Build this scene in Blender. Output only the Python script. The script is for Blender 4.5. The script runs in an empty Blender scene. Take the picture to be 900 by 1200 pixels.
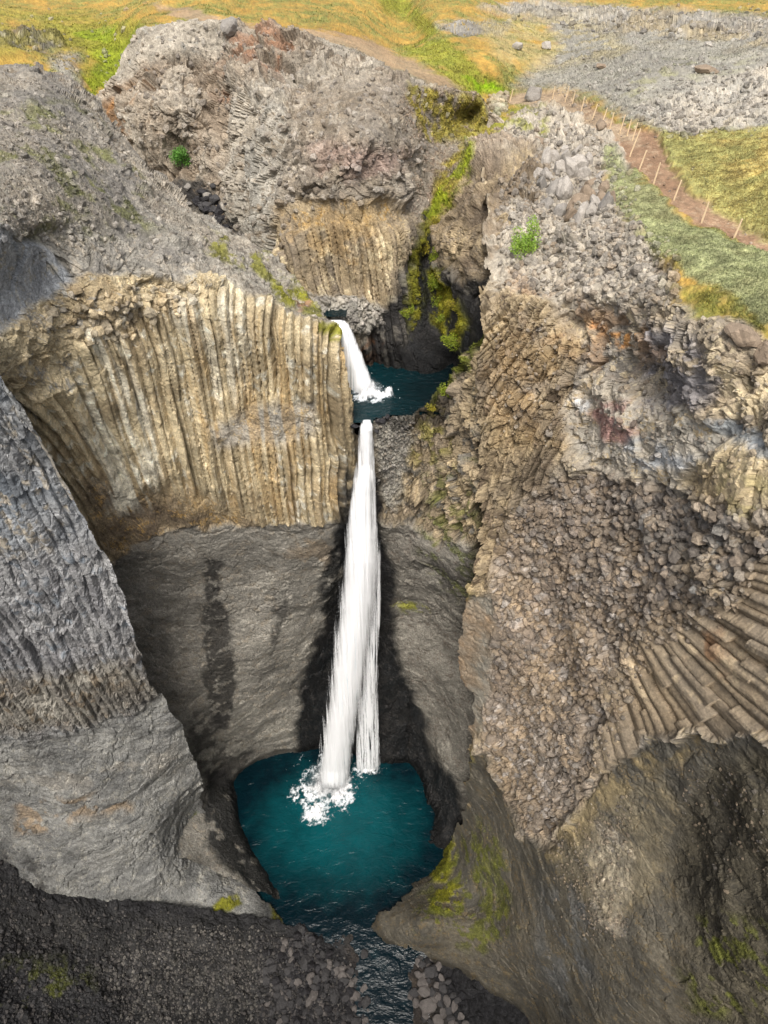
import bpy, bmesh, math, random, time
import numpy as np
T0 = time.time()
C = bpy.context.scene.collection
R0 = np.random.RandomState(7)
random.seed(5)
f32 = np.float32

# ------------------------------------------------------------------ camera model (used to turn measured points into places)
CAM_H = 50.0; PITCH = math.radians(42.0); FPX = 832.0
cp, sp = math.cos(PITCH), math.sin(PITCH)
def ray(px, py):
    a = (np.asarray(px, float) - 450) / FPX; b = (np.asarray(py, float) - 600) / FPX
    return a, cp - b * sp, -sp - b * cp
def tz(px, py, z): return float((z - CAM_H) / ray(px, py)[2])
def ty(px, py, y): return float(y / ray(px, py)[1])
def Z(px, py, z): return (px, py, tz(px, py, z))
def Y(px, py, y): return (px, py, ty(px, py, y))
def at_z(px, py, z):
    t = tz(px, py, z); a, b, c = ray(px, py); return np.array([a * t, b * t, z])
def at_y(px, py, y):
    t = ty(px, py, y); a, b, c = ray(px, py); return np.array([a * t, y, CAM_H + c * t])

def lin(*c):
    c = np.array(c, float) / 255.0
    return np.where(c <= 0.04045, c / 12.92, ((c + 0.055) / 1.055) ** 2.4).astype(f32)

# ------------------------------------------------------------------ noise
TAB = np.random.RandomState(11).rand(64 * 64 * 64).astype(f32)
def hsh(i, j=0, k=0, seed=0):
    n = (np.asarray(i, np.int64) * 73856093) ^ (np.asarray(j, np.int64) * 19349663) ^ (np.asarray(k, np.int64) * 83492791) ^ (seed * 2654435761)
    n = (n ^ (n >> 13)) * 1274126177
    n = n ^ (n >> 16)
    return TAB[n & 262143]
def vnoise(x, y, z):
    xi = np.floor(x); yi = np.floor(y); zi = np.floor(z)
    fx = x - xi; fy = y - yi; fz = z - zi
    fx = fx * fx * fx * (fx * (fx * 6 - 15) + 10); fy = fy * fy * fy * (fy * (fy * 6 - 15) + 10); fz = fz * fz * fz * (fz * (fz * 6 - 15) + 10)
    xi = xi.astype(np.int32) & 63; yi = yi.astype(np.int32) & 63; zi = zi.astype(np.int32) & 63
    x1 = (xi + 1) & 63; y1 = ((yi + 1) & 63) << 6; z1 = ((zi + 1) & 63) << 12; yi = yi << 6; zi = zi << 12
    def g(a, b, c): return TAB[a + b + c]
    a = g(xi, yi, zi) * (1 - fx) + g(x1, yi, zi) * fx
    b = g(xi, y1, zi) * (1 - fx) + g(x1, y1, zi) * fx
    c = g(xi, yi, z1) * (1 - fx) + g(x1, yi, z1) * fx
    d = g(xi, y1, z1) * (1 - fx) + g(x1, y1, z1) * fx
    a = a * (1 - fy) + b * fy; c = c * (1 - fy) + d * fy
    return (a * (1 - fz) + c * fz) * 2 - 1
def fbm(x, y, z, sc=1.0, octv=4, gain=0.5, off=0.0):
    x = (x * sc + off + 13.1).astype(f32); y = (y * sc + off * 0.7 + 7.3).astype(f32); z = (z * sc - off + 3.7).astype(f32)
    x, y, z = .80 * x + .36 * y + .48 * z, -.6 * x + .48 * y + .64 * z, -.80 * y + .60 * z
    out = 0; amp = 1.0; tot = 0
    for o in range(octv):
        out = out + amp * vnoise(x, y, z); tot += amp; amp *= gain
        x, y, z = 1.6 * x + 1.2 * z + 5.1, 2.03 * y + 1.7, -1.2 * x + 1.6 * z + 9.2
    return out / tot * 1.5
def ridged(x, y, z, sc, octv=4, off=0.0):
    return 1 - np.abs(fbm(x, y, z, sc, octv, 0.55, off)) * 2
def voro3(x, y, z, seed=0, jit=0.42):
    """nearest jittered cell: returns F1, F2, id (ix,iy,iz), vector from centre"""
    bx = np.floor(x - .5).astype(np.int32); by = np.floor(y - .5).astype(np.int32); bz = np.floor(z - .5).astype(np.int32)
    f1 = np.full(x.shape, 9e9, f32); f2 = f1.copy(); hid = np.zeros(x.shape, f32)
    vx = np.zeros(x.shape, f32); vy = vx.copy(); vz = vx.copy()
    for i in (0, 1):
        for j in (0, 1):
            for k in (0, 1):
                cx, cy, cz = bx + i, by + j, bz + k
                n = ((cx.astype(np.int64) * 73856093) ^ (cy.astype(np.int64) * 19349663) ^ (cz.astype(np.int64) * 83492791)) + seed * 7919
                n = (n ^ (n >> 13)) * 1274126177; n ^= n >> 16
                dx = x - (cx + .5 + (TAB[n & 262143] - .5) * 2 * jit)
                dy = y - (cy + .5 + (TAB[(n + 77) & 262143] - .5) * 2 * jit)
                dz = z - (cz + .5 + (TAB[(n + 191) & 262143] - .5) * 2 * jit)
                d = dx * dx + dy * dy + dz * dz
                m = d < f1
                f2 = np.where(m, f1, np.minimum(f2, d)); f1 = np.where(m, d, f1)
                hid = np.where(m, TAB[(n + 311) & 262143], hid)
                vx = np.where(m, dx, vx); vy = np.where(m, dy, vy); vz = np.where(m, dz, vz)
    return np.sqrt(f1), np.sqrt(f2), hid, vx, vy, vz
def voro2(x, y, seed=0, jit=0.42):
    bx = np.floor(x).astype(np.int32); by = np.floor(y).astype(np.int32)
    f1 = np.full(x.shape, 9e9, f32); f2 = f1.copy(); hid = np.zeros(x.shape, f32)
    vx = np.zeros(x.shape, f32); vy = vx.copy()
    for i in (-1, 0, 1):
        for j in (-1, 0, 1):
            cx, cy = bx + i, by + j
            n = ((cx.astype(np.int64) * 73856093) ^ (cy.astype(np.int64) * 19349663)) + seed * 7919
            n = (n ^ (n >> 13)) * 1274126177; n ^= n >> 16
            dx = x - (cx + .5 + (TAB[n & 262143] - .5) * 2 * jit)
            dy = y - (cy + .5 + (TAB[(n + 77) & 262143] - .5) * 2 * jit)
            d = dx * dx + dy * dy
            m = d < f1
            f2 = np.where(m, f1, np.minimum(f2, d)); f1 = np.where(m, d, f1)
            hid = np.where(m, TAB[(n + 311) & 262143], hid)
            vx = np.where(m, dx, vx); vy = np.where(m, dy, vy)
    return np.sqrt(f1), np.sqrt(f2), hid, vx, vy
def h2(h, k): return (h * (37.7 + 11.3 * k)) % 1.0
def sm(a, b, x):
    t = np.clip((x - a) / (b - a), 0, 1); return t * t * (3 - 2 * t)

def sdist(px, py, poly):
    """signed distance to a polygon, positive inside"""
    d = np.full(px.shape, 1e9, f32); ins = np.zeros(px.shape, bool)
    n = len(poly)
    for i in range(n):
        x0, y0 = poly[i]; x1, y1 = poly[(i + 1) % n]
        ex, ey = x1 - x0, y1 - y0
        wx, wy = px - x0, py - y0
        t = np.clip((wx * ex + wy * ey) / (ex * ex + ey * ey + 1e-9), 0, 1)
        dd = (wx - ex * t) ** 2 + (wy - ey * t) ** 2
        d = np.minimum(d, dd)
        c = ((y0 <= py) & (y1 > py)) | ((y1 <= py) & (y0 > py))
        if abs(ey) > 1e-9:
            ins ^= c & (px < x0 + (py - y0) * ex / ey)
    return np.where(ins, np.sqrt(d), -np.sqrt(d)).astype(f32)

def tps(pts, px, py):
    P = np.array([(p[0] / 100.0, p[1] / 100.0) for p in pts]); v = np.array([1.0 / p[2] for p in pts])
    n = len(P)
    r2 = ((P[:, None] - P[None]) ** 2).sum(-1)
    K = np.where(r2 > 0, r2 * np.log(r2 + 1e-12), 0) + np.eye(n) * 0.004
    A = np.zeros((n + 3, n + 3)); A[:n, :n] = K; A[:n, n] = 1; A[:n, n + 1:] = P; A[n, :n] = 1; A[n + 1:, :n] = P.T
    w = np.linalg.solve(A, np.concatenate([v, [0, 0, 0]]))
    x = px / 100.0; y = py / 100.0
    out = w[n] + w[n + 1] * x + w[n + 2] * y
    for i in range(n):
        q = (x - P[i, 0]) ** 2 + (y - P[i, 1]) ** 2
        out = out + w[i] * q * np.log(q + 1e-12)
    return 1.0 / np.maximum(out, 0.004)

# ------------------------------------------------------------------ rock structure: each returns displacement (m) and a per-stone value
def k_cols(g, w=0.42, depth=0.30, brk=2.4, seed=1, wave=0.22, lean=0.0, cr=0.22):
    s = (g['s'] + lean * g['Z'] + wave * 0.25 * fbm(g['s'], g['Z'], g['Z'] * 0, 0.35, 2, off=seed)) / w
    b = np.floor(s).astype(np.int32)
    f1 = np.full(s.shape, 9e9, f32); f2 = f1.copy(); cid = np.zeros(s.shape, np.int32); vv = np.zeros(s.shape, f32)
    for k in (-1, 0, 1):
        c = b + k; d = s - (c + .5 + (hsh(c, seed) - .5) * .55)
        ad = np.abs(d); m = ad < f1
        f2 = np.where(m, f1, np.minimum(f2, ad)); f1 = np.where(m, ad, f1); cid = np.where(m, c, cid); vv = np.where(m, d, vv)
    hc = hsh(cid, 5, seed)
    L = brk * (0.5 + hsh(cid, 9, seed))
    zz = g['Z'] / L + hc * 17
    zz = zz + 0.18 * np.round(vv * 3)
    kz = np.floor(zz).astype(np.int32); fz = zz - kz
    ho = hsh(cid, kz, 3, seed)
    groove = sm(0.0, 0.09, f2 - f1)
    sk = (hsh(cid, 13, seed) - .5) * .5
    facet = 1 - np.maximum(0, np.abs(vv - sk) * 2 - 0.18) * (.9 + .8 * hsh(cid, 14, seed)) + (hsh(cid, 15, seed) - .5) * vv * .9
    chis = fbm(g['X'], g['Y'], g['Z'], 4.0, 3, .6, seed) * 0.03
    big = fbm(g['s'], g['Z'], g['Z'] * 0, 0.4, 3, off=seed + 2) * 0.35
    joint = sm(0.0, 0.05, np.minimum(fz, 1 - fz) * L * 1.5) * 0.06 - 0.06
    grp = hsh(np.floor_divide(cid, 3), 21, seed)
    crk = sm(.82, .95, hsh(cid, 33, seed)) * sm(.0, .5, vnoise(cid * 1.7, g['Z'] * .25, g['Z'] * 0) + .2)
    d = depth * (0.5 * (groove - 1) * (0.3 + hc) - 1.1 * crk + .28 * (grp - .5) + 0.42 * facet + 0.55 * (hc - .5) + 0.75 * (ho - .5)) + big * depth * 1.3 + chis + joint
    if cr:
        X, Y_, Z_ = g['X'], g['Y'], g['Z'] / 1.7
        for i, (sc, am) in enumerate(((.62, .30), (.26, .13))):
            f1, f2, h, vx, vy, vz = voro3(X / sc, Y_ / sc, Z_ / sc, seed + 50 + i)
            d = d + cr * am * ((vx * (h2(h, 1) - .5) + vy * (h2(h, 2) - .5) + vz * (h2(h, 3) - .5)) * 2.2 + (h - .5) * .9 - .5 * (1 - sm(0, .08, f2 - f1)))
    return d, hsh(cid, kz, 8, seed) * .6 + hc * .4
def k_rubble(g, sc=0.48, amp=0.30, seed=3, asp=1.25, tiltx=0.0):
    wx = fbm(g['X'], g['Y'], g['Z'], 0.5, 2, off=seed) * 0.25
    x = ((g['s'] + wx) / sc).astype(f32); y = (g['Z'] / (sc * asp) + 0.2 * wx).astype(f32)
    f1, f2, h, vx, vy = voro2(x, y, seed)
    ms = fbm(g['X'], g['Y'], g['Z'], .9, 2, off=seed + 9) > .12
    q = voro2(x[ms] * 1.75 + 3, y[ms] * 1.75, seed + 8)
    f1[ms], f2[ms], h[ms], vx[ms], vy[ms] = q[0] / 1.2, q[1] / 1.2, q[2], q[3] / 1.4, q[4] / 1.4
    edge = sm(0.0, 0.20, f2 - f1)
    tx = (h2(h, 1) - .5) * 1.0 + tiltx; tyy = (h2(h, 2) - .75) * 1.1
    big = fbm(g['X'], g['Y'], g['Z'], 0.35, 3, off=seed + 1) * 0.5
    d = amp * (edge * (0.75 + 0.2 * (1 - f1)) + (tx * vx + tyy * vy) * 0.8 * edge + (h2(h, 3) - .5) * 1.1) + big
    fx, fy, hh, ux, uy = voro2(x * 2.7 + 5, y * 2.7, seed + 5)
    d = d + amp * 0.16 * sm(0, .3, fy - fx) * (hh - .3)
    return d - amp * .6, h
def k_crag(g, amp=1.0, seed=5, sx=1.0, vert=1.0):
    X, Y_, Z_ = g['X'], g['Y'], g['Z'] / vert
    w = fbm(X, Y_, Z_, 0.5, 2, off=seed) * 0.5
    d = fbm(X, Y_, Z_, 0.22 / sx, 3, off=seed + 3) * 0.7 * amp
    h0 = 0
    for i, (sc, am) in enumerate(((2.1, .60), (0.85, .30), (0.36, .11), (.15, .025))):
        sc *= sx
        f1, f2, h, vx, vy, vz = voro3((X + w) / sc, (Y_ + w * .6) / sc, (Z_ - w) / sc, seed + i * 3)
        pl = vx * (h2(h, 1) - .5) + vy * (h2(h, 2) - .5) + vz * (h2(h, 3) - .5)
        d = d + am * amp * sx * (pl * 1.9 + (h - .5) * 0.8 - 0.14 * (1 - sm(0, .07, f2 - f1)))
        h0 = h0 + h * (.25, .3, .25, .2)[i]
    return d, h0
def k_massif(g, amp=1.0, seed=8):
    X, Y_, Z_ = g['X'], g['Y'], g['Z']
    d = fbm(X, Y_, Z_, 0.16, 4, .5, seed) * 0.9 + fbm(X, Y_, Z_, 0.9, 4, .55, seed + 1) * 0.10 + fbm(X, Y_, Z_, 4, 4, .65, seed + 4) * 0.05
    cr = ridged(X, Y_, Z_, 0.33, 5, seed + 7)
    d = d - sm(.88, 1.0, cr) * 0.16
    cr2 = ridged(X, Y_, Z_ * .6, 1.1, 4, seed + 17)
    d = d - sm(.9, 1.0, cr2) * 0.07
    q = voro3(X / 1.5 + .4 * d, Y_ / 1.5, Z_ / 1.1, seed + 30)
    d = d + .22 * (q[3] * (h2(q[2], 1) - .5) + q[5] * (h2(q[2], 2) - .5)) * 1.6 + .08 * (q[2] - .5)
    f1, f2, h, vx, vy, vz = voro3(X / .5 + d, Y_ / .5, Z_ / .7, seed)
    pit = sm(.8, .95, h) * sm(.0, .3, f2 - f1); d = d - pit * .05
    f1, f2, h, vx, vy, vz = voro3(X / .16 + d, Y_ / .16, Z_ / .16, seed + 2)
    d = d + sm(.7, .9, h) * sm(.0, .4, f2 - f1) * .035
    return d * amp, 0.5 + 0.6 * fbm(X, Y_, Z_ * 2.0, 0.8, 4, .6, seed + 2)
def k_scree(g, amp=1.0, seed=12, sc=0.22):
    X, Y_, Z_ = g['X'], g['Y'], g['Z']
    w = fbm(X, Y_, Z_, 1.0, 2, off=seed) * 0.2
    d = fbm(X, Y_, Z_, 0.3, 4, .5, seed) * 0.35
    f1, f2, h, vx, vy, vz = voro3((X + w) / sc, (Y_ + w) / sc, Z_ / sc, seed)
    big = sm(.35, .75, h)
    d = d + sc * (0.5 * big * (1 - f1) * sm(0, .25, f2 - f1) + .25 * (h2(h, 1) - .5) * (vx + vz))
    f1, f2, hb, vx, vy, vz = voro3((X + w) / (sc * 3.1), (Y_ + w) / (sc * 3.1), Z_ / (sc * 3.1), seed + 4)
    bb = sm(.68, .8, hb) * sm(0.02, .3, f2 - f1)
    d = d + sc * 1.3 * bb * (1 - f1)
    return d * amp, h * .6 + hb * .4
def k_grass(g, amp=1.0, seed=15):
    X, Y_, Z_ = g['X'], g['Y'], g['Z']
    d = fbm(X, Y_, Z_, 0.15, 3, .5, seed) * 0.35 + fbm(X, Y_, Z_, 1.7, 3, .6, seed + 3) * 0.07 + fbm(X, Y_, Z_, 9, 2, .6, seed + 1) * 0.025
    return d * amp, 0.5 + 0.7 * fbm(X, Y_, Z_, 1.3, 5, .62, seed + 2)
def k_fan(g, seed=21, ox=690., oy=596., dth=0.050, amp=0.20):
    u = g['px'] - ox; v = g['py'] - oy
    r = np.sqrt(u * u + v * v); th = np.arctan2(v, u) + 0.014 * fbm(g['X'], g['Y'], g['Z'], .5, 2, off=3) + 0.0006 * (r - 150)
    s = th / dth; b = np.floor(s).astype(np.int32)
    f1 = np.full(s.shape, 9e9, f32); f2 = f1.copy(); cid = np.zeros(s.shape, np.int32); vv = np.zeros(s.shape, f32)
    for k in (-1, 0, 1):
        c = b + k; d = s - (c + .5 + (hsh(c, seed) - .5) * .5); ad = np.abs(d); m = ad < f1
        f2 = np.where(m, f1, np.minimum(f2, ad)); f1 = np.where(m, ad, f1); cid = np.where(m, c, cid); vv = np.where(m, d, vv)
    hc = hsh(cid, 5, seed)
    L = 34 + 40 * hsh(cid, 9, seed)
    kz = np.floor(r / L + hc * 9).astype(np.int32)
    ho = hsh(cid, kz, 3, seed)
    d = amp * (0.7 * (sm(0, .14, f2 - f1) - 1) + .5 * (1 - np.maximum(0, np.abs(vv + (hc - .5) * .4) * 2 - .2) * 1.2) + .6 * (hc - .5) + 1.3 * (ho - .5)) + vv * 0.15 * (ho - .3)
    d = d + vnoise(cid * 3.7, r * .45, r * 0) * .012
    return d, ho * .7 + hc * .3
KIND = dict(cols=k_cols, rubble=k_rubble, crag=k_crag, massif=k_massif, scree=k_scree, grass=k_grass, fan=k_fan)

# ------------------------------------------------------------------ materials
def new_mat(name):
    m = bpy.data.materials.new(name); m.use_nodes = True
    nt = m.node_tree; nt.nodes.clear()
    out = nt.nodes.new('ShaderNodeOutputMaterial'); b = nt.nodes.new('ShaderNodeBsdfPrincipled')
    nt.links.new(b.outputs[0], out.inputs[0])
    return m, nt, b, out
def N(nt, typ, **kw):
    n = nt.nodes.new(typ)
    for k, v in kw.items(): setattr(n, k, v)
    return n
def noise_node(nt, scale, detail=5, rough=.6, vec=None):
    n = N(nt, 'ShaderNodeTexNoise'); n.inputs['Scale'].default_value = scale; n.inputs['Detail'].default_value = detail; n.inputs['Roughness'].default_value = rough
    if vec: nt.links.new(vec, n.inputs['Vector'])
    return n
def mat_rock(name='rock', bump=0.09, speck=0.35):
    m, nt, b, out = new_mat(name); L = nt.links
    at = N(nt, 'ShaderNodeAttribute', attribute_name='Col'); wt = N(nt, 'ShaderNodeAttribute', attribute_name='wet')
    tc = N(nt, 'ShaderNodeTexCoord')
    n1 = noise_node(nt, 1.3, 8, .65, tc.outputs['Object']); n2 = noise_node(nt, 11.0, 6, .7, tc.outputs['Object'])
    v = N(nt, 'ShaderNodeTexVoronoi'); v.inputs['Scale'].default_value = 7.0; L.new(tc.outputs['Object'], v.inputs['Vector'])
    a1 = N(nt, 'ShaderNodeMapRange'); a1.inputs['From Min'].default_value = .3; a1.inputs['From Max'].default_value = .7; a1.inputs['To Min'].default_value = 1 - speck * .7; a1.inputs['To Max'].default_value = 1 + speck * .7
    L.new(n1.outputs[0], a1.inputs['Value'])
    a2 = N(nt, 'ShaderNodeMapRange'); a2.inputs['From Min'].default_value = .3; a2.inputs['From Max'].default_value = .7; a2.inputs['To Min'].default_value = 1 - speck; a2.inputs['To Max'].default_value = 1 + speck
    L.new(n2.outputs[0], a2.inputs['Value'])
    mu = N(nt, 'ShaderNodeMath', operation='MULTIPLY'); L.new(a1.outputs[0], mu.inputs[0]); L.new(a2.outputs[0], mu.inputs[1])
    n3 = noise_node(nt, 17.0, 5, .8, tc.outputs['Object'])
    a3 = N(nt, 'ShaderNodeMapRange'); a3.inputs['From Min'].default_value = .32; a3.inputs['From Max'].default_value = .68; a3.inputs['To Min'].default_value = 1 - speck * .8; a3.inputs['To Max'].default_value = 1 + speck * .8
    L.new(n3.outputs[0], a3.inputs['Value'])
    mu0 = mu; mu = N(nt, 'ShaderNodeMath', operation='MULTIPLY'); L.new(mu0.outputs[0], mu.inputs[0]); L.new(a3.outputs[0], mu.inputs[1])
    sc = N(nt, 'ShaderNodeVectorMath', operation='SCALE'); L.new(at.outputs['Color'], sc.inputs[0]); L.new(mu.outputs[0], sc.inputs['Scale'])
    L.new(sc.outputs[0], b.inputs['Base Color'])
    rr = N(nt, 'ShaderNodeMapRange'); rr.inputs['To Min'].default_value = .92; rr.inputs['To Max'].default_value = .28; L.new(wt.outputs['Fac'], rr.inputs['Value']); L.new(rr.outputs[0], b.inputs['Roughness'])
    b.inputs['Specular IOR Level'].default_value = .25
    ad = N(nt, 'ShaderNodeMath', operation='ADD'); L.new(n2.outputs[0], ad.inputs[0])
    vm = N(nt, 'ShaderNodeMath', operation='MULTIPLY'); L.new(v.outputs['Distance'], vm.inputs[0]); vm.inputs[1].default_value = .35; L.new(vm.outputs[0], ad.inputs[1])
    ad0 = ad; ad = N(nt, 'ShaderNodeMath', operation='MULTIPLY_ADD'); L.new(n3.outputs[0], ad.inputs[0]); ad.inputs[1].default_value = .4; L.new(ad0.outputs[0], ad.inputs[2])
    bp = N(nt, 'ShaderNodeBump'); bp.inputs['Distance'].default_value = bump; bp.inputs['Strength'].default_value = 1.0
    L.new(ad.outputs[0], bp.inputs['Height']); L.new(bp.outputs[0], b.inputs['Normal'])
    return m
M_ROCK = mat_rock()
M_GRND = mat_rock('turf_and_rock', .04, .22)

def obj_from_np(name, co, quads, mat, col=None, wet=None, smooth=True, kind=None, label=None):
    me = bpy.data.meshes.new(name)
    co = np.ascontiguousarray(co, f32); q = np.ascontiguousarray(quads, np.int32)
    k = q.shape[1]
    me.vertices.add(len(co)); me.vertices.foreach_set('co', co.ravel())
    me.loops.add(q.size); me.loops.foreach_set('vertex_index', q.ravel())
    me.polygons.add(len(q)); me.polygons.foreach_set('loop_start', np.arange(0, q.size, k, dtype=np.int32)); me.polygons.foreach_set('loop_total', np.full(len(q), k, np.int32))
    me.polygons.foreach_set('use_smooth', np.full(len(q), smooth))
    me.update(calc_edges=True)
    if col is not None:
        a = me.attributes.new('Col', 'FLOAT_COLOR', 'POINT'); c4 = np.ones((len(co), 4), f32); c4[:, :3] = col; a.data.foreach_set('color', c4.ravel())
    if wet is not None:
        a = me.attributes.new('wet', 'FLOAT', 'POINT'); a.data.foreach_set('value', np.ascontiguousarray(wet, f32))
    if mat: me.materials.append(mat)
    o = bpy.data.objects.new(name, me); C.objects.link(o)
    if kind: o['kind'] = kind
    if label: o['label'] = label
    return o

PATCH = {}
FINE = 1.05
def axis(lo, hi, a, b, fine=FINE):
    """fine steps where the photograph looks, coarse beyond"""
    out = []
    if lo < a: out += list(np.arange(lo, a, 4.0))  # beyond the frame
    out += list(np.arange(max(lo, a), min(hi, b), fine))
    if hi > b: out += list(np.arange(b, hi, 4.0))
    return np.array(out, f32)

ALB = 0.85
def relief(name, label, dom, pts, base, zones, paints, tang=(1, 0), edge=3.0, skirt=6.0, kind='structure', mat=None, dispk=1.0, key=None, waterline=0.0):
    """one rock face: a surface through measured places, then columns, blocks, cracks and colours of each rock zone"""
    xs = [p[0] for p in dom]; ys = [p[1] for p in dom]
    gx = axis(min(xs), max(xs), -10, 910); gy = axis(min(ys), max(ys), -10, 1210)
    px, py = np.meshgrid(gx, gy); px = px.astype(f32); py = py.astype(f32)
    t = tps(pts, px, py)
    a, b, c = ray(px, py)
    X = (a * t).astype(f32); Yw = (b * t).astype(f32); Zw = (CAM_H + c * t).astype(f32)
    # warped pixel coordinates for organic zone borders
    nw = fbm(X, Yw, Zw, 0.8, 4, .6, 1.0); nw2 = fbm(X, Yw, Zw, 0.8, 4, .6, 31.0)
    pxs = 30.0 / t
    sd = sdist(px, py, dom) + edge * nw * 1.2
    keep = sd > 0
    near = sd > -6
    m = near
    g = dict(px=px[m], py=py[m], X=X[m], Y=Yw[m], Z=Zw[m])
    g['s'] = (g['X'] * tang[0] + g['Y'] * tang[1]).astype(f32)
    wx = (px + nw * 9 * pxs)[m]; wy = (py + nw2 * 9 * pxs)[m]
    n = len(g['X'])
    # zones
    W = [np.ones(n, f32)]; ZS = [base]
    for z in zones:
        w = sm(-z['soft'], z['soft'], sdist(wx, wy, z['poly']))
        for i in range(len(W)): W[i] = W[i] * (1 - w)
        W.append(w); ZS.append(z)
    disp = np.zeros(n, f32); col = np.zeros((n, 3), f32); wet = np.zeros(n, f32)
    cn = fbm(g['X'], g['Y'], g['Z'], 0.45, 5, .6, 50.0); cn2 = fbm(g['X'], g['Y'], g['Z'], 2.6, 4, .65, 60.0)
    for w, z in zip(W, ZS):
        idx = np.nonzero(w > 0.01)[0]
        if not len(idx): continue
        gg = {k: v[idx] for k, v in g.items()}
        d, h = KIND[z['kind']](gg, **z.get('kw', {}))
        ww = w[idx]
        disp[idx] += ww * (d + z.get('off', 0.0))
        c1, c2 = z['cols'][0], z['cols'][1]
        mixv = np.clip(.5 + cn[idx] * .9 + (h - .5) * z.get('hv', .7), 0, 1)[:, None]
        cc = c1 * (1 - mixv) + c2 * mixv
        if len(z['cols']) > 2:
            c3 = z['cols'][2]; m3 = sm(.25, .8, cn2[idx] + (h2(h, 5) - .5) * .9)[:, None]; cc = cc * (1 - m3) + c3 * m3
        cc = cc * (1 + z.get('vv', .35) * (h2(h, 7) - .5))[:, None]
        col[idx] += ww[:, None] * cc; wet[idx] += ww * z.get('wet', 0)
    # painted patches: moss, stains, lichen, dikes with a shape of their own
    for p in paints:
        thr = p.get('thr', 0.0)
        sdp = sdist(wx, wy, p['poly'])
        nz = fbm(g['X'], g['Y'], g['Z'], p.get('sc', 1.5), 4, .62, p.get('seed', 3.0))
        if p.get('streak'):
            nz = fbm(g['s'] * 3.0, g['Z'] * 0.25, g['Z'] * 0, p.get('sc', 1.5), 3, .6, p.get('seed', 3.0))
        w = sm(-p['soft'], p['soft'], sdp) * sm(thr - .18, thr + .18, nz + .02) * p.get('a', 1.0)
        c_ = p['col']
        jitter = (1 + .5 * cn2)[:, None]
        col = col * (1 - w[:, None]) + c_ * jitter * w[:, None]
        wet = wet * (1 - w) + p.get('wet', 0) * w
        if 'lift' in p: disp = disp + w * p['lift'] * (1 + .6 * cn2)
    col = col * (1 + .30 * fbm(g['X'], g['Y'], g['Z'], 5.5, 4, .7, 71.0) + .16 * fbm(g['X'], g['Y'], g['Z'], .28, 3, .6, 77.0))[:, None]
    col = np.clip(col * ALB * np.array([.985, 1.0, .955], f32), 0.004, .85)
    if waterline:
        zz = g['Z'] + .35 * cn
        wb = (sm(.9, .35, zz) + sm(31.9, 31.4, zz) * sm(30.3, 30.6, zz) * (g['Y'] > 27.5)) * waterline
        wb = np.clip(wb, 0, 1); col = col * (1 - .72 * wb)[:, None]; wet = np.maximum(wet, .7 * wb)
    # surface normals of the base surface
    P = np.stack([X, Yw, Zw], -1)
    du = np.gradient(P, axis=1); dv = np.gradient(P, axis=0)
    nn = np.cross(du, dv); nn /= np.linalg.norm(nn, axis=-1, keepdims=True) + 1e-9
    view = np.stack([a, b, c], -1)
    nn *= -np.sign((nn * view).sum(-1, keepdims=True))
    dd = np.zeros(px.shape, f32); dd[m] = disp * dispk
    P = P + nn * dd[..., None]
    P = P.astype(f32)
    H, Wd = px.shape
    CC = np.zeros((H, Wd, 3), f32); CC[m] = col; WW = np.zeros((H, Wd), f32); WW[m] = wet
    idx = -np.ones((H, Wd), np.int64)
    fk = keep[:-1, :-1] & keep[1:, :-1] & keep[:-1, 1:] & keep[1:, 1:]
    used = np.zeros((H, Wd), bool); used[:-1, :-1] |= fk; used[1:, :-1] |= fk; used[:-1, 1:] |= fk; used[1:, 1:] |= fk
    idx[used] = np.arange(used.sum())
    q = np.stack([idx[:-1, :-1][fk], idx[1:, :-1][fk], idx[1:, 1:][fk], idx[:-1, 1:][fk]], -1)
    co = P[used]; col = CC[used]; wet = WW[used]
    if skirt:
        # the rock goes on behind its outline: extrude the border into the hill
        e = np.concatenate([q[:, [0, 1]], q[:, [1, 2]], q[:, [2, 3]], q[:, [3, 0]]])
        ek = np.sort(e, 1); kk = ek[:, 0] * (1 << 32) + ek[:, 1]
        u, first, cnt = np.unique(kk, return_index=True, return_counts=True)
        be = e[first[cnt == 1]]
        bv = np.unique(be); rem = {}
        loc = np.zeros(len(co), np.int64); loc[bv] = np.arange(len(bv))
        base_i = bv; prev = bv; newco = [co]; newcol = [col]; newwet = [wet]; newq = [q]; cnt_ = len(co)
        rd = co[bv] - np.array([0, 0, CAM_H], f32); rd /= np.linalg.norm(rd, axis=1, keepdims=True)
        hint = rd.copy()
        for s in range(1, 9):
            dist = skirt * (s / 8.0) ** 1.3
            pc = co[bv] + hint * dist
            nz = fbm(pc[:, 0], pc[:, 1], pc[:, 2], .5, 3, off=4.0)
            pc = pc + hint * (nz * .25 * dist / 2)[:, None]
            newco.append(pc.astype(f32)); newcol.append(col[bv]); newwet.append(wet[bv])
            a0 = prev[loc[be[:, 0]]]; a1 = prev[loc[be[:, 1]]]
            cur = cnt_ + np.arange(len(bv)); cnt_ += len(bv)
            b0 = cur[loc[be[:, 0]]]; b1 = cur[loc[be[:, 1]]]
            newq.append(np.stack([a1, a0, b0, b1], -1)); prev = cur
        co = np.concatenate(newco); col = np.concatenate(newcol); wet = np.concatenate(newwet); q = np.concatenate(newq)
    o = obj_from_np(name, co, q, mat or M_ROCK, col, wet, False, kind, label)
    PATCH[key] = dict(gx=gx, gy=gy, P=P, n=nn, keep=keep, col=CC)
    print('patch', key, len(co), round(time.time() - T0, 1))
    return o
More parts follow.
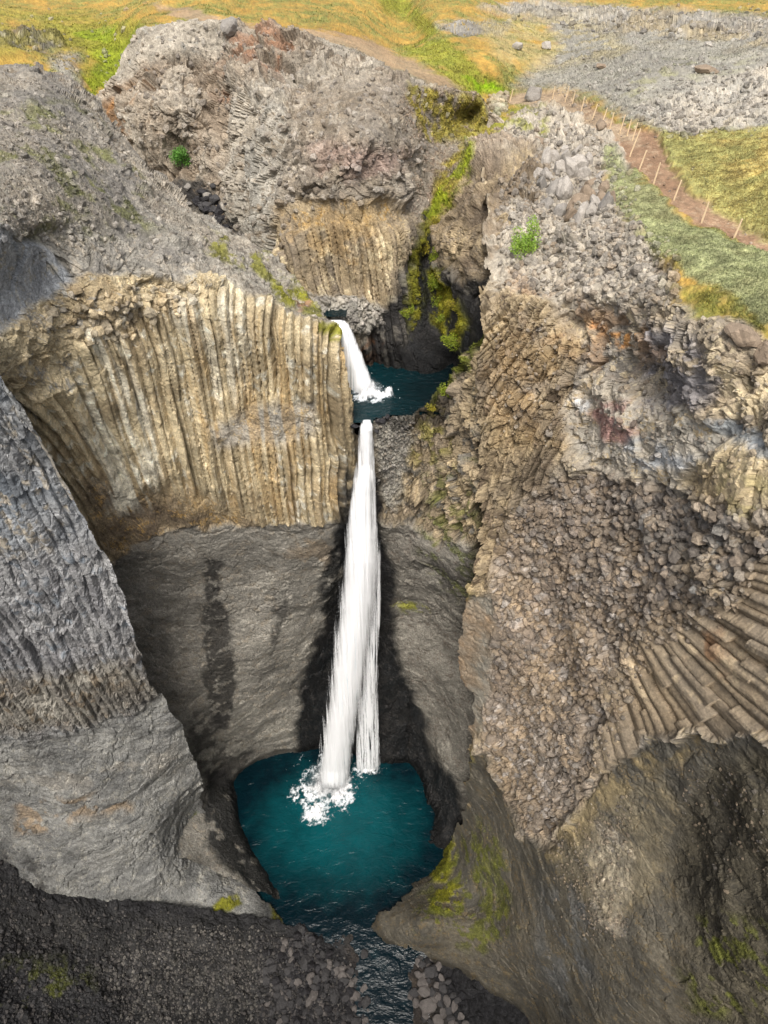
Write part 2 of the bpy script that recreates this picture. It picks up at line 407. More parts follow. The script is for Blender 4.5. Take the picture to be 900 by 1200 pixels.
def lookup(label, x, y):
    p = PATCH[label]; j = int(np.clip(np.searchsorted(p['gx'], x), 0, len(p['gx']) - 1)); i = int(np.clip(np.searchsorted(p['gy'], y), 0, len(p['gy']) - 1))
    return p['P'][i, j].astype(float), p['n'][i, j].astype(float), bool(p['keep'][i, j])

def zone(kind, poly, soft, cols, **k):
    d = dict(kind=kind, poly=poly, soft=soft, cols=cols); d.update(k); return d
def paint(poly, soft, col, **k):
    d = dict(poly=poly, soft=soft, col=col); d.update(k); return d

# ------------------------------------------------------------------ colours of the rocks
TAN = lin(214, 196, 164); TAN2 = lin(180, 160, 130); CREAM = lin(232, 224, 208); OCHRE = lin(184, 150, 98)
GREY = lin(164, 158, 150); GREY2 = lin(132, 126, 121); BLUE = lin(134, 139, 148); BLUE2 = lin(108, 113, 124)
BRN = lin(142, 128, 112); BRN2 = lin(116, 101, 86); PALE = lin(182, 171, 158); RED = lin(150, 112, 96)
TUFF = lin(136, 130, 121); TUFF2 = lin(112, 106, 99); DARK = lin(58, 55, 54); DARK2 = lin(40, 38, 38); WET_SHADE = lin(30, 31, 33)
MOSS = lin(128, 126, 32); MOSS2 = lin(108, 112, 40); MOSSY = lin(150, 140, 60); LIME = lin(130, 165, 20)
SOIL = lin(158, 128, 104); SCREE = lin(164, 154, 142); SCREE2 = lin(138, 128, 118)
GOLD = lin(176, 140, 72); GOLD2 = lin(150, 126, 66); GRN = lin(124, 130, 48); GRN2 = lin(134, 132, 74); GRN3 = lin(152, 154, 116)

# ------------------------------------------------------------------ the columnar wall left of the falls, with the slope above it
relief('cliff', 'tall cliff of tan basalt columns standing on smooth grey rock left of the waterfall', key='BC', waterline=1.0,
    dom=[(-420, 60), (-20, 74), (20, 72), (50, 76), (75, 88), (92, 98), (112, 112), (130, 130), (145, 150), (162, 182), (185, 200), (208, 216), (222, 232), (236, 252), (262, 268), (285, 282), (318, 296), (342, 320), (362, 348), (382, 372), (398, 388), (404, 400), (408, 440), (415, 490), (417, 510), (440, 500), (470, 520), (480, 620), (480, 960), (380, 980), (330, 1050), (300, 1045), (230, 1010), (150, 980), (60, 800), (-60, 600), (-420, 480)],
    pts=[Z(0, 78, 43.6), Z(50, 76, 43.4), Z(92, 98, 42.6), Z(130, 132, 41.6), Z(162, 182, 40.2), Z(208, 216, 39.1), Z(225, 238, 38.6), Z(270, 274, 38.0), Z(330, 306, 37.0), Z(362, 348, 36.2), Z(398, 386, 35.5),
         Z(0, 180, 43.0), Z(0, 280, 42.0), Y(0, 335, 21.1), Y(45, 310, 22.9), Z(70, 260, 41.3), Z(100, 180, 41.7), Z(60, 120, 43), Z(150, 250, 40.2), Z(200, 290, 39.3), Z(280, 305, 38), Z(-150, 80, 44.5), Z(-150, 250, 43.5), Z(-420, 80, 45.5), Z(-420, 300, 44), Y(-420, 470, 15),
         Y(360, 374, 27.2), Y(300, 352, 27.0), Y(250, 332, 26.4), Y(180, 336, 25.0), Y(100, 332, 23.4), Y(30, 362, 21.9), Y(0, 392, 20.1), Y(-150, 380, 17.4),
         Y(60, 500, 22.2), Y(100, 500, 23.0), Y(200, 500, 24.7), Y(300, 500, 25.9), Y(400, 500, 26.9), Y(412, 500, 27.4), Y(400, 440, 26.9), Y(300, 430, 26.2), Y(200, 420, 25.0), Y(100, 420, 23.2),
         Y(130, 645, 24), Y(200, 612, 24.7), Y(300, 605, 25.8), Y(400, 600, 26.9), Y(60, 600, 23),
         Y(150, 700, 24.6), Y(200, 700, 25.2), Y(200, 800, 25.2), Y(245, 915, 25.1), Y(300, 750, 26.4), Y(300, 886, 27.5), Y(300, 660, 26.3), Y(345, 740, 27.2), Y(340, 820, 27.8), Y(350, 880, 28.0), Y(380, 660, 27.2), Y(375, 760, 28.2), Y(375, 876, 28.4), Y(230, 870, 24.8), Z(262, 915, .4), Z(271, 945, .2), Z(285, 985, .2), Z(306, 1015, .1), Z(330, 1045, .1), Z(256, 965, 1.6), Z(240, 1000, 2.5), Y(100, 800, 23.5), Y(-60, 600, 20),
         Y(445, 505, 28.9), Y(440, 600, 29.0), Y(440, 700, 29.0), Y(440, 800, 28.4), Y(440, 905, 27.0), Y(440, 960, 25.8), Y(410, 540, 28.0), Y(405, 640, 28.3), Y(400, 720, 28.8), Y(400, 800, 28.9), Y(400, 885, 28.3), Y(480, 700, 29), Y(480, 900, 27.0), Y(300, 950, 26.4), Y(380, 980, 25.6)],
    base=zone('crag', None, 0, (GREY, GREY2, PALE), kw=dict(amp=.55, sx=1.3), vv=.25),
    zones=[
        zone('crag', [(-430, 60), (240, 60), (240, 250), (180, 260), (90, 130), (-430, 90)], 8, (PALE, GREY2, BRN), kw=dict(amp=.55, sx=.7, vert=2.0, seed=31)),
        zone('scree', [(-430, 80), (60, 100), (100, 150), (170, 250), (60, 270), (-430, 270)], 14, (SCREE, GREY2, TUFF), kw=dict(amp=.55, sc=.22)),
        zone('scree', [(190, 225), (300, 285), (345, 320), (400, 385), (395, 400), (330, 370), (250, 318), (200, 290), (160, 250)], 8, (SCREE, GREY, SCREE2), kw=dict(amp=.8, sc=.2, seed=41)),
        # tan columns
        zone('cols', [(36, 372), (60, 400), (100, 362), (150, 352), (200, 348), (235, 322), (262, 330), (300, 344), (345, 366), (380, 380), (410, 392), (460, 400), (430, 560), (408, 612), (330, 616), (260, 618), (200, 624), (150, 642), (60, 700), (-60, 700), (-60, 460), (0, 430)], 4, (TAN, TAN2, CREAM), kw=dict(w=.31, depth=.38, brk=6.0, seed=2, cr=.15), vv=.5, hv=1.0),
        zone('crag', [(-430, 385), (0, 372), (30, 355), (60, 335), (100, 322), (170, 326), (232, 318), (262, 336), (230, 342), (210, 356), (160, 362), (110, 376), (90, 400), (80, 450), (40, 470), (-430, 470)], 5, (TAN, TAN2, GREY), kw=dict(amp=.85, sx=.55, seed=52), off=.15),
        zone('crag', [(240, 500), (270, 492), (330, 470), (372, 470), (370, 500), (340, 515), (300, 520), (250, 520)], 10, (GREY, PALE, TAN2), kw=dict(amp=.35, sx=.32, seed=54), off=.1),
        zone('crag', [(95, 560), (150, 572), (200, 575), (260, 590), (300, 600), (300, 622), (200, 622), (135, 660), (110, 640)], 14, (TAN2, BRN2, OCHRE), kw=dict(amp=.45, sx=.32, seed=55, vert=2.2), vv=.5),
        # massive grey rock below
        zone('massif', [(60, 720), (128, 672), (150, 644), (196, 622), (260, 616), (330, 614), (404, 608), (520, 600), (520, 1100), (0, 1100)], 3, (lin(158, 152, 144), lin(132, 127, 121), lin(148, 138, 126)), kw=dict(amp=.5), off=-.05, vv=.06, hv=.8),
        # wet rock beside the falls
        zone('crag', [(412, 480), (418, 520), (412, 560), (400, 610), (394, 680), (376, 740), (352, 800), (345, 860), (350, 930), (520, 960), (520, 480)], 7, (DARK2, WET_SHADE, DARK), kw=dict(amp=.32, sx=.4, seed=61, vert=2), wet=.8, vv=.5),
        zone('crag', [(-430, 280), (0, 272), (60, 290), (84, 330), (60, 352), (30, 368), (0, 388), (-430, 400)], 6, (lin(168, 168, 172), lin(146, 148, 154), GREY), kw=dict(amp=.4, sx=.6, vert=3.0, seed=12), vv=.3, off=.05),
    ],
    paints=[
        paint([(96, 380), (150, 380), (190, 520), (176, 600), (130, 600), (90, 480)], 10, CREAM, thr=.12, streak=1, sc=.9, seed=5, a=.8),
        paint([(200, 340), (280, 340), (300, 460), (250, 480), (200, 420)], 18, CREAM, thr=.25, streak=1, sc=.9, seed=9, a=.6),
        paint([(180, 345), (420, 390), (410, 600), (300, 610), (200, 590)], 18, OCHRE, thr=.25, streak=1, sc=.8, seed=19, a=.5),
        paint([(-150, 100), (100, 130), (200, 260), (60, 280), (-150, 280)], 14, MOSS2, thr=.25, sc=.9, seed=23, a=.55),
        paint([(230, 270), (330, 300), (372, 350), (400, 388), (380, 384), (320, 340), (250, 305)], 6, MOSS, thr=.12, sc=1.2, seed=28, a=.8, lift=.05),
        paint([(330, 335), (360, 342), (366, 356), (340, 358), (318, 350)], 4, MOSS, thr=-.2, sc=2.2, seed=27, a=.9, lift=.08),
        paint([(374, 376), (392, 380), (400, 392), (396, 402), (382, 394)], 3, MOSS, thr=-.4, sc=2.2, seed=26, a=.9, lift=.08),
        paint([(345, 352), (366, 355), (366, 361), (348, 360)], 2, RED, thr=-.5, a=.8),
        paint([(236, 648), (246, 660), (262, 668), (256, 690), (272, 735), (274, 800), (268, 850), (250, 860), (240, 800), (236, 720), (240, 690)], 3, DARK2, thr=-.32, sc=2.4, seed=33, a=.8, wet=.4),
        paint([(320, 698), (334, 700), (336, 720), (326, 750), (318, 768), (318, 740)], 3, DARK2, thr=-.3, sc=2.6, seed=35, a=.65),
        paint([(236, 900), (262, 895), (285, 960), (320, 1020), (340, 1060), (300, 1050), (240, 990)], 5, WET_SHADE, thr=-.5, sc=1.0, seed=136, a=.9, wet=.6),
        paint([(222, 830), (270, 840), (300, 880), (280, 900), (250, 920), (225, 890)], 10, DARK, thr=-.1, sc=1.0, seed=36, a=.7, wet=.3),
        paint([(330, 640), (380, 630), (390, 660), (350, 670)], 8, lin(150, 124, 92), thr=.0, sc=1.0, seed=37, a=.4),
        paint([(150, 300), (190, 290), (240, 300), (250, 330), (200, 335)], 12, GREY2, thr=-.1, sc=.8, seed=38, a=.4),
        paint([(395, 540), (420, 560), (410, 640), (398, 680), (384, 730), (370, 700), (392, 620)], 5, WET_SHADE, thr=-.5, sc=.8, seed=39, a=.9, wet=.8),
    ])

# ------------------------------------------------------------------ the near left wall
relief('cliff', 'grey leaning wall of broken basalt blocks over bare rock in the lower left', key='A', waterline=1.0,
    dom=[(-420, 150), (-150, 310), (-40, 392), (0, 436), (30, 474), (60, 530), (82, 575), (97, 600), (112, 632), (132, 662), (146, 700), (158, 748), (172, 792), (192, 822), (213, 852), (226, 885), (238, 920), (243, 950), (248, 985), (262, 1010), (290, 1030), (318, 1062), (345, 1092), (362, 1120), (300, 1150), (200, 1180), (60, 1180), (-420, 1180)],
    pts=[Y(0, 440, 18.2), Y(60, 530, 19.2), Y(97, 602, 19.8), Y(132, 662, 20.1), Y(172, 790, 20.5), Y(213, 852, 21.2), Y(238, 920, 22), Y(246, 978, 21.4), Z(290, 1032, .5), Z(345, 1098, 0),
         Y(0, 600, 18.9), Y(50, 600, 19.2), Y(0, 800, 18.7), Y(100, 800, 19.3), Y(0, 980, 17.8), Y(100, 700, 19.5), Y(100, 900, 18.9), Y(100, 1060, 15.9), Y(200, 1000, 18.6), Y(200, 900, 20.6), Y(160, 850, 20.2), Y(270, 1060, 16.9), Y(200, 1075, 16.2), Y(30, 1040, 16.0),
         Y(-150, 300, 16.5), Y(-150, 600, 17.5), Y(-150, 800, 17), Y(-150, 1000, 15.5), Y(-150, 1180, 13), Y(-420, 200, 14.5), Y(-420, 600, 14), Y(-420, 900, 12.5), Y(-420, 1180, 9), Y(100, 1150, 14), Y(250, 1150, 14), Y(60, 500, 18.9), Y(350, 1150, 13)],
    base=zone('massif', None, 0, (lin(150, 148, 146), lin(122, 121, 121), lin(160, 156, 150)), kw=dict(amp=.75, seed=18), vv=.05, hv=1.0),
    zones=[
        zone('cols', [(-430, 560), (20, 600), (60, 560), (110, 590), (180, 760), (195, 806), (150, 838), (90, 856), (0, 868), (-430, 880)], 12, (lin(162, 160, 162), lin(136, 134, 138), BLUE), kw=dict(w=.38, depth=.26, brk=.7, seed=71, wave=.5, cr=.4), vv=.35),
        zone('cols', [(-430, 280), (0, 420), (100, 600), (112, 634), (60, 640), (0, 650), (-430, 640)], 14, (lin(164, 163, 166), BLUE, PALE), kw=dict(w=.38, depth=.26, brk=3.0, seed=14, cr=.35), vv=.3),
        zone('cols', [(-430, 740), (60, 790), (140, 770), (190, 800), (186, 822), (120, 845), (0, 862), (-430, 880)], 10, (GREY, GREY2, BRN), kw=dict(w=.36, depth=.26, brk=1.2, seed=15, cr=.4), vv=.35),
    ],
    paints=[
        paint([(20, 940), (60, 930), (140, 925), (150, 940), (60, 965), (20, 975)], 6, lin(150, 124, 94), thr=-.05, sc=.8, seed=43, a=.6),
        paint([(0, 900), (120, 890), (200, 870), (210, 900), (100, 920), (0, 930)], 14, PALE, thr=.1, sc=.7, seed=44, a=.3),
        paint([(228, 960), (250, 965), (290, 1012), (298, 1030), (280, 1030), (250, 1010)], 5, MOSS2, thr=.0, sc=1.8, seed=45, a=.8, lift=.05),
        paint([(245, 1062), (262, 1050), (280, 1050), (284, 1058), (268, 1068), (246, 1072)], 3, MOSS, thr=-.3, sc=2.2, seed=46, a=.95, lift=.08),
        paint([(318, 1058), (328, 1056), (338, 1070), (340, 1085), (328, 1090), (318, 1080)], 3, MOSS, thr=-.35, sc=2.2, seed=47, a=.95, lift=.08),
        paint([(0, 990), (40, 1000), (70, 1050), (60, 1070), (0, 1060)], 10, DARK, thr=-.1, sc=.9, seed=48, a=.7),
        paint([(20, 860), (60, 862), (64, 890), (30, 896)], 8, DARK, thr=.1, sc=1.5, seed=49, a=.5),
        paint([(240, 920), (256, 930), (258, 1000), (242, 990)], 4, DARK, thr=-.2, sc=1.5, seed=50, a=.6),
        paint([(100, 760), (180, 760), (180, 800), (110, 820)], 10, BRN, thr=.0, sc=1.5, seed=51, a=.5),
    ])

# ------------------------------------------------------------------ the cliff behind the upper pool and the brown ravine wall
relief('cliff', 'rounded brown and grey cliff with columns at its foot behind the small upper waterfall', key='D', waterline=1.0,
    dom=[(100, 190), (118, 150), (128, 128), (128, 100), (140, 70), (158, 42), (180, 29), (215, 23), (250, 20), (285, 24), (312, 31), (345, 37), (378, 43), (404, 50), (424, 64), (444, 76), (480, 88), (522, 98), (560, 108), (590, 130), (600, 160), (640, 180), (660, 300), (650, 400), (600, 470), (560, 470), (520, 455), (400, 448), (300, 420), (180, 330), (100, 260)],
    pts=[Z(400, 432, 30.9), Z(470, 434, 30.9), Y(530, 432, 32.6), Y(390, 366, 32.2), Y(430, 400, 32.8), Y(430, 372, 33.0), Y(420, 340, 33.8), Y(420, 250, 35.0), Y(350, 330, 33.6), Y(333, 300, 34.3), Y(345, 250, 35.2), Y(470, 340, 34.2), Y(478, 285, 35.2), Z(440, 205, 39.3), Z(440, 165, 40.7), Z(440, 122, 41.5), Z(165, 44, 42.60), Z(205, 30, 43.20), Z(250, 28, 43.30), Z(310, 34, 43.30), Z(345, 46, 43.10), Z(385, 57, 42.80), Z(420, 74, 42.40), Z(455, 91, 41.90), Z(500, 105, 41.10), Z(545, 122, 39.80), Z(572, 140, 39.20), Z(530, 175, 38.2), Z(550, 132, 38.9), Z(575, 142, 38.8), Z(505, 232, 36.8), Y(495, 300, 37.0), Y(515, 350, 36.2), Y(512, 300, 37.4), Y(530, 300, 35.5), Y(530, 350, 34.9), Y(530, 400, 33.6), Z(508, 426, 31.4), Y(560, 300, 32.4), Y(558, 350, 31.8), Y(556, 400, 31.2), Y(564, 260, 33.9), Y(540, 255, 36.2), Y(575, 200, 37.9), Y(566, 225, 36.2), Y(578, 165, 43.5), Y(620, 300, 31.2), Y(640, 420, 29.5), Y(640, 200, 38), Y(470, 260, 36.2), Y(370, 170, 37.0), Z(380, 110, 41.6),
         Y(330, 200, 36.5), Y(300, 230, 38.0), Y(290, 190, 40.0), Y(280, 130, 42.5), Y(310, 160, 39.5), Y(330, 110, 41), Z(340, 75, 42.2), Y(243, 130, 46.8), Y(250, 100, 47.6), Y(262, 90, 46.5), Y(215, 130, 45.6), Y(292, 95, 43.6), Y(270, 150, 43.4),
         Y(200, 195, 46), Y(150, 122, 48.5), Y(140, 72, 51), Y(200, 100, 47.5), Y(200, 50, 50), Y(260, 180, 43.5), Y(250, 40, 51), Z(250, 262, 35.3), Z(230, 232, 36), Z(205, 192, 37), Z(300, 305, 34.8), Z(275, 278, 35.1), Z(120, 220, 36.5), Z(180, 310, 35), Z(250, 350, 34.5), Z(330, 372, 34.0), Z(365, 368, 34.1), Z(120, 150, 38.0), Z(310, 440, 33)],
    base=zone('crag', None, 0, (lin(152, 136, 120), PALE, BRN2), kw=dict(amp=1.15, sx=1.1, seed=81, vert=1.7), vv=.45),
    zones=[
        zone('scree', [(150, 20), (260, 20), (290, 45), (250, 62), (165, 70), (130, 110), (128, 80)], 8, (PALE, SCREE, GREY), kw=dict(amp=.6, sc=.4, seed=82)),
        zone('crag', [(270, 100), (330, 95), (345, 200), (340, 320), (270, 300), (255, 200)], 12, (PALE, GREY, BRN), kw=dict(amp=1.1, sx=.9, seed=83, vert=1.9), vv=.4),
        zone('scree', [(350, 110), (430, 85), (560, 110), (560, 140), (540, 200), (500, 250), (440, 240), (350, 225), (340, 160)], 14, (SCREE2, BRN, SCREE), kw=dict(amp=.75, sc=.3, seed=84)),
        zone('crag', [(330, 160), (400, 150), (470, 190), (500, 240), (480, 265), (420, 255), (330, 250)], 16, (lin(154, 140, 124), SCREE2, PALE), kw=dict(amp=1.0, sx=.6, seed=85), vv=.35),
        zone('cols', [(325, 248), (360, 242), (400, 236), (440, 240), (470, 246), (486, 270), (600, 260), (600, 480), (300, 480), (320, 340)], 7, (TAN2, BRN, TAN), kw=dict(w=.33, depth=.36, brk=3.0, seed=23, cr=.2), vv=.4, hv=1.0),
        zone('crag', [(326, 236), (440, 232), (476, 250), (470, 268), (400, 262), (330, 272)], 8, (TAN2, BRN, OCHRE), kw=dict(amp=.5, sx=.4, seed=88, vert=1.6), vv=.4),
        zone('rubble', [(352, 350), (420, 352), (462, 368), (462, 384), (440, 392), (410, 385), (380, 378), (350, 366)], 5, (GREY, PALE, GREY2), kw=dict(sc=.40, amp=.2, seed=87, asp=.8), off=.2),
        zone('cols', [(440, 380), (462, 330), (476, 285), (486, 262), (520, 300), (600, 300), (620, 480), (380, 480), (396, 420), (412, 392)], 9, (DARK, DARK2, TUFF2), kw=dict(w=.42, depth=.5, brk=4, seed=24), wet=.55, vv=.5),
        zone('crag', [(505, 235), (545, 200), (620, 180), (660, 300), (560, 330), (520, 310), (500, 290)], 8, (BRN2, TAN2, BRN), kw=dict(amp=.6, sx=.4, seed=89), vv=.4),
        zone('crag', [(486, 300), (502, 270), (512, 320), (560, 360), (600, 400), (600, 480), (470, 480), (472, 400)], 8, (DARK2, WET_SHADE, DARK), kw=dict(amp=.4, sx=.5, vert=2.2, seed=90), wet=.7, off=.15),
        zone('scree', [(205, 205), (240, 215), (300, 280), (310, 320), (240, 330), (190, 270), (150, 210)], 6, (DARK, TUFF2, BRN2), kw=dict(amp=1.4, sc=.35, seed=91)),
    ],
    paints=[
        paint([(262, 40), (345, 45), (352, 72), (340, 90), (280, 75), (262, 120), (252, 110)], 8, lin(160, 118, 92), thr=-.05, sc=.8, seed=3, a=.75),
        paint([(140, 120), (180, 90), (160, 150), (140, 170), (120, 150)], 6, lin(158, 112, 66), thr=-.1, sc=1.0, seed=4, a=.7),
        paint([(190, 90), (215, 70), (235, 120), (235, 160), (205, 160)], 6, PALE, thr=-.05, sc=1.0, seed=6, a=.7),
        paint([(330, 240), (440, 236), (450, 290), (400, 320), (335, 330)], 12, OCHRE, thr=.15, sc=.8, seed=7, a=.4),
        paint([(480, 100), (560, 112), (580, 150), (545, 205), (530, 240), (505, 262), (495, 258), (520, 190), (540, 170), (500, 160), (478, 120)], 6, MOSSY, thr=-.22, sc=.9, seed=8, a=.9, lift=.05),
        paint([(540, 200), (560, 180), (556, 200), (535, 232), (505, 262), (494, 250), (520, 222)], 4, lin(132, 142, 36), thr=-.35, sc=1.2, seed=10, a=.95, lift=.12),
        paint([(484, 262), (500, 262), (498, 300), (492, 370), (478, 400), (474, 360)], 5, MOSS, thr=.0, sc=1.3, seed=11, a=.8, lift=.1),
        paint([(498, 318), (525, 318), (545, 350), (558, 385), (540, 415), (520, 400), (502, 370)], 7, MOSS, thr=.02, sc=1.0, seed=12, a=.85, lift=.12),
        paint([(360, 170), (380, 160), (480, 180), (440, 220), (380, 210)], 14, lin(150, 122, 116), thr=-.1, sc=.5, seed=13, a=.5),
        paint([(400, 415), (430, 390), (450, 400), (440, 440), (405, 440)], 6, lin(96, 62, 34), thr=.0, sc=1.4, seed=15, a=.6),
        paint([(490, 255), (500, 250), (500, 330), (490, 400), (486, 330)], 2, WET_SHADE, thr=-.5, a=.9, wet=.9),
        paint([(300, 90), (355, 60), (420, 75), (470, 95), (430, 110), (350, 100)], 12, SCREE, thr=-.2, sc=.6, seed=16, a=.5),
    ], tang=(.92, .39))

# ------------------------------------------------------------------ the buttress right of the falls and the bowl around the lower pool
relief('cliff', 'dark buttress with mossy ridge between the waterfall and the right hand wall', key='H', waterline=1.0,
    dom=[(436, 492), (450, 488), (480, 486), (500, 476), (512, 458), (524, 446), (540, 430), (556, 410), (568, 388), (600, 378), (660, 400), (660, 1010), (540, 1040), (500, 1000), (470, 960), (430, 940), (430, 700), (434, 560)],
    pts=[Z(445, 493, 31.0), Z(480, 487, 31.1), Z(500, 475, 31.4), Z(514, 456, 31.9), Z(540, 430, 33.2), Z(567, 390, 35.2), Y(450, 600, 28.0), Y(500, 600, 27.2), Y(550, 600, 25.3), Y(563, 440, 26.6), Y(563, 500, 25.5), Y(561, 560, 24.9), Y(563, 620, 24.9), Y(450, 555, 27.8), Y(500, 530, 27.6), Y(535, 510, 27.2), Y(545, 455, 27.6), Y(450, 700, 28.3), Y(500, 700, 27.6), Y(550, 700, 25.4), Y(450, 800, 28.2), Y(500, 800, 27.4), Y(540, 800, 25.6), Y(450, 900, 27.0), Y(480, 907, 26.8), Z(494, 918, .1), Z(503, 938, .1), Z(509, 960, .15), Z(505, 985, .15), Z(522, 960, 1.3), Z(515, 925, 1.8), Y(540, 880, 24.2), Y(540, 940, 22.9), Y(600, 900, 22.2), Y(600, 700, 25.5), Y(600, 500, 27), Y(600, 400, 28.6), Y(660, 600, 27), Y(660, 900, 21), Y(560, 1010, 20.5), Y(500, 860, 27.2), Y(520, 760, 27)],
    base=zone('massif', None, 0, (lin(126, 120, 113), lin(144, 138, 130), lin(112, 102, 94)), kw=dict(amp=.7, seed=28), vv=.08, hv=.9),
    zones=[
        zone('cols', [(430, 480), (520, 450), (570, 380), (680, 380), (680, 720), (566, 700), (558, 640), (520, 630), (490, 612), (430, 604)], 6, (BRN, TAN2, TUFF2), kw=dict(w=.34, depth=.36, brk=.8, seed=31, wave=.6, cr=1.1), vv=.5),
        zone('rubble', [(436, 480), (488, 480), (476, 530), (474, 570), (460, 600), (446, 580), (438, 520)], 9, (TUFF, GREY, GREY2), kw=dict(sc=.22, amp=.16, seed=92, asp=1.0), wet=.3),
        zone('crag', [(425, 480), (440, 486), (440, 540), (450, 580), (450, 620), (464, 680), (462, 760), (480, 800), (500, 850), (512, 890), (540, 915), (545, 1010), (480, 1010), (425, 960)], 7, (WET_SHADE, DARK2, DARK), kw=dict(amp=.35, sx=.4, seed=93, vert=2), wet=.8),  # wet rock by the falls; at the pool edge, overhang shade painted dark
    ],
    paints=[
        paint([(500, 478), (512, 452), (540, 424), (568, 384), (572, 398), (548, 434), (524, 460), (510, 474)], 4, MOSS2, thr=-.35, sc=1.5, seed=52, a=.95, lift=.15),
        paint([(488, 486), (520, 470), (530, 520), (500, 560), (480, 530)], 10, MOSSY, thr=.1, sc=1.4, seed=53, a=.6),
        paint([(500, 560), (560, 540), (560, 700), (520, 700), (500, 640)], 12, MOSS2, thr=.22, sc=1.5, seed=54, a=.6),
        paint([(462, 714), (478, 708), (500, 716), (498, 728), (470, 724)], 4, MOSS, thr=.05, sc=2.0, seed=55, a=.8),
        paint([(470, 690), (500, 650), (550, 650), (550, 700)], 12, DARK, thr=.1, sc=1.2, seed=56, a=.6),
        paint([(560, 600), (580, 640), (560, 700), (548, 680)], 8, DARK2, thr=-.3, sc=1.2, seed=57, a=.7),
    ])

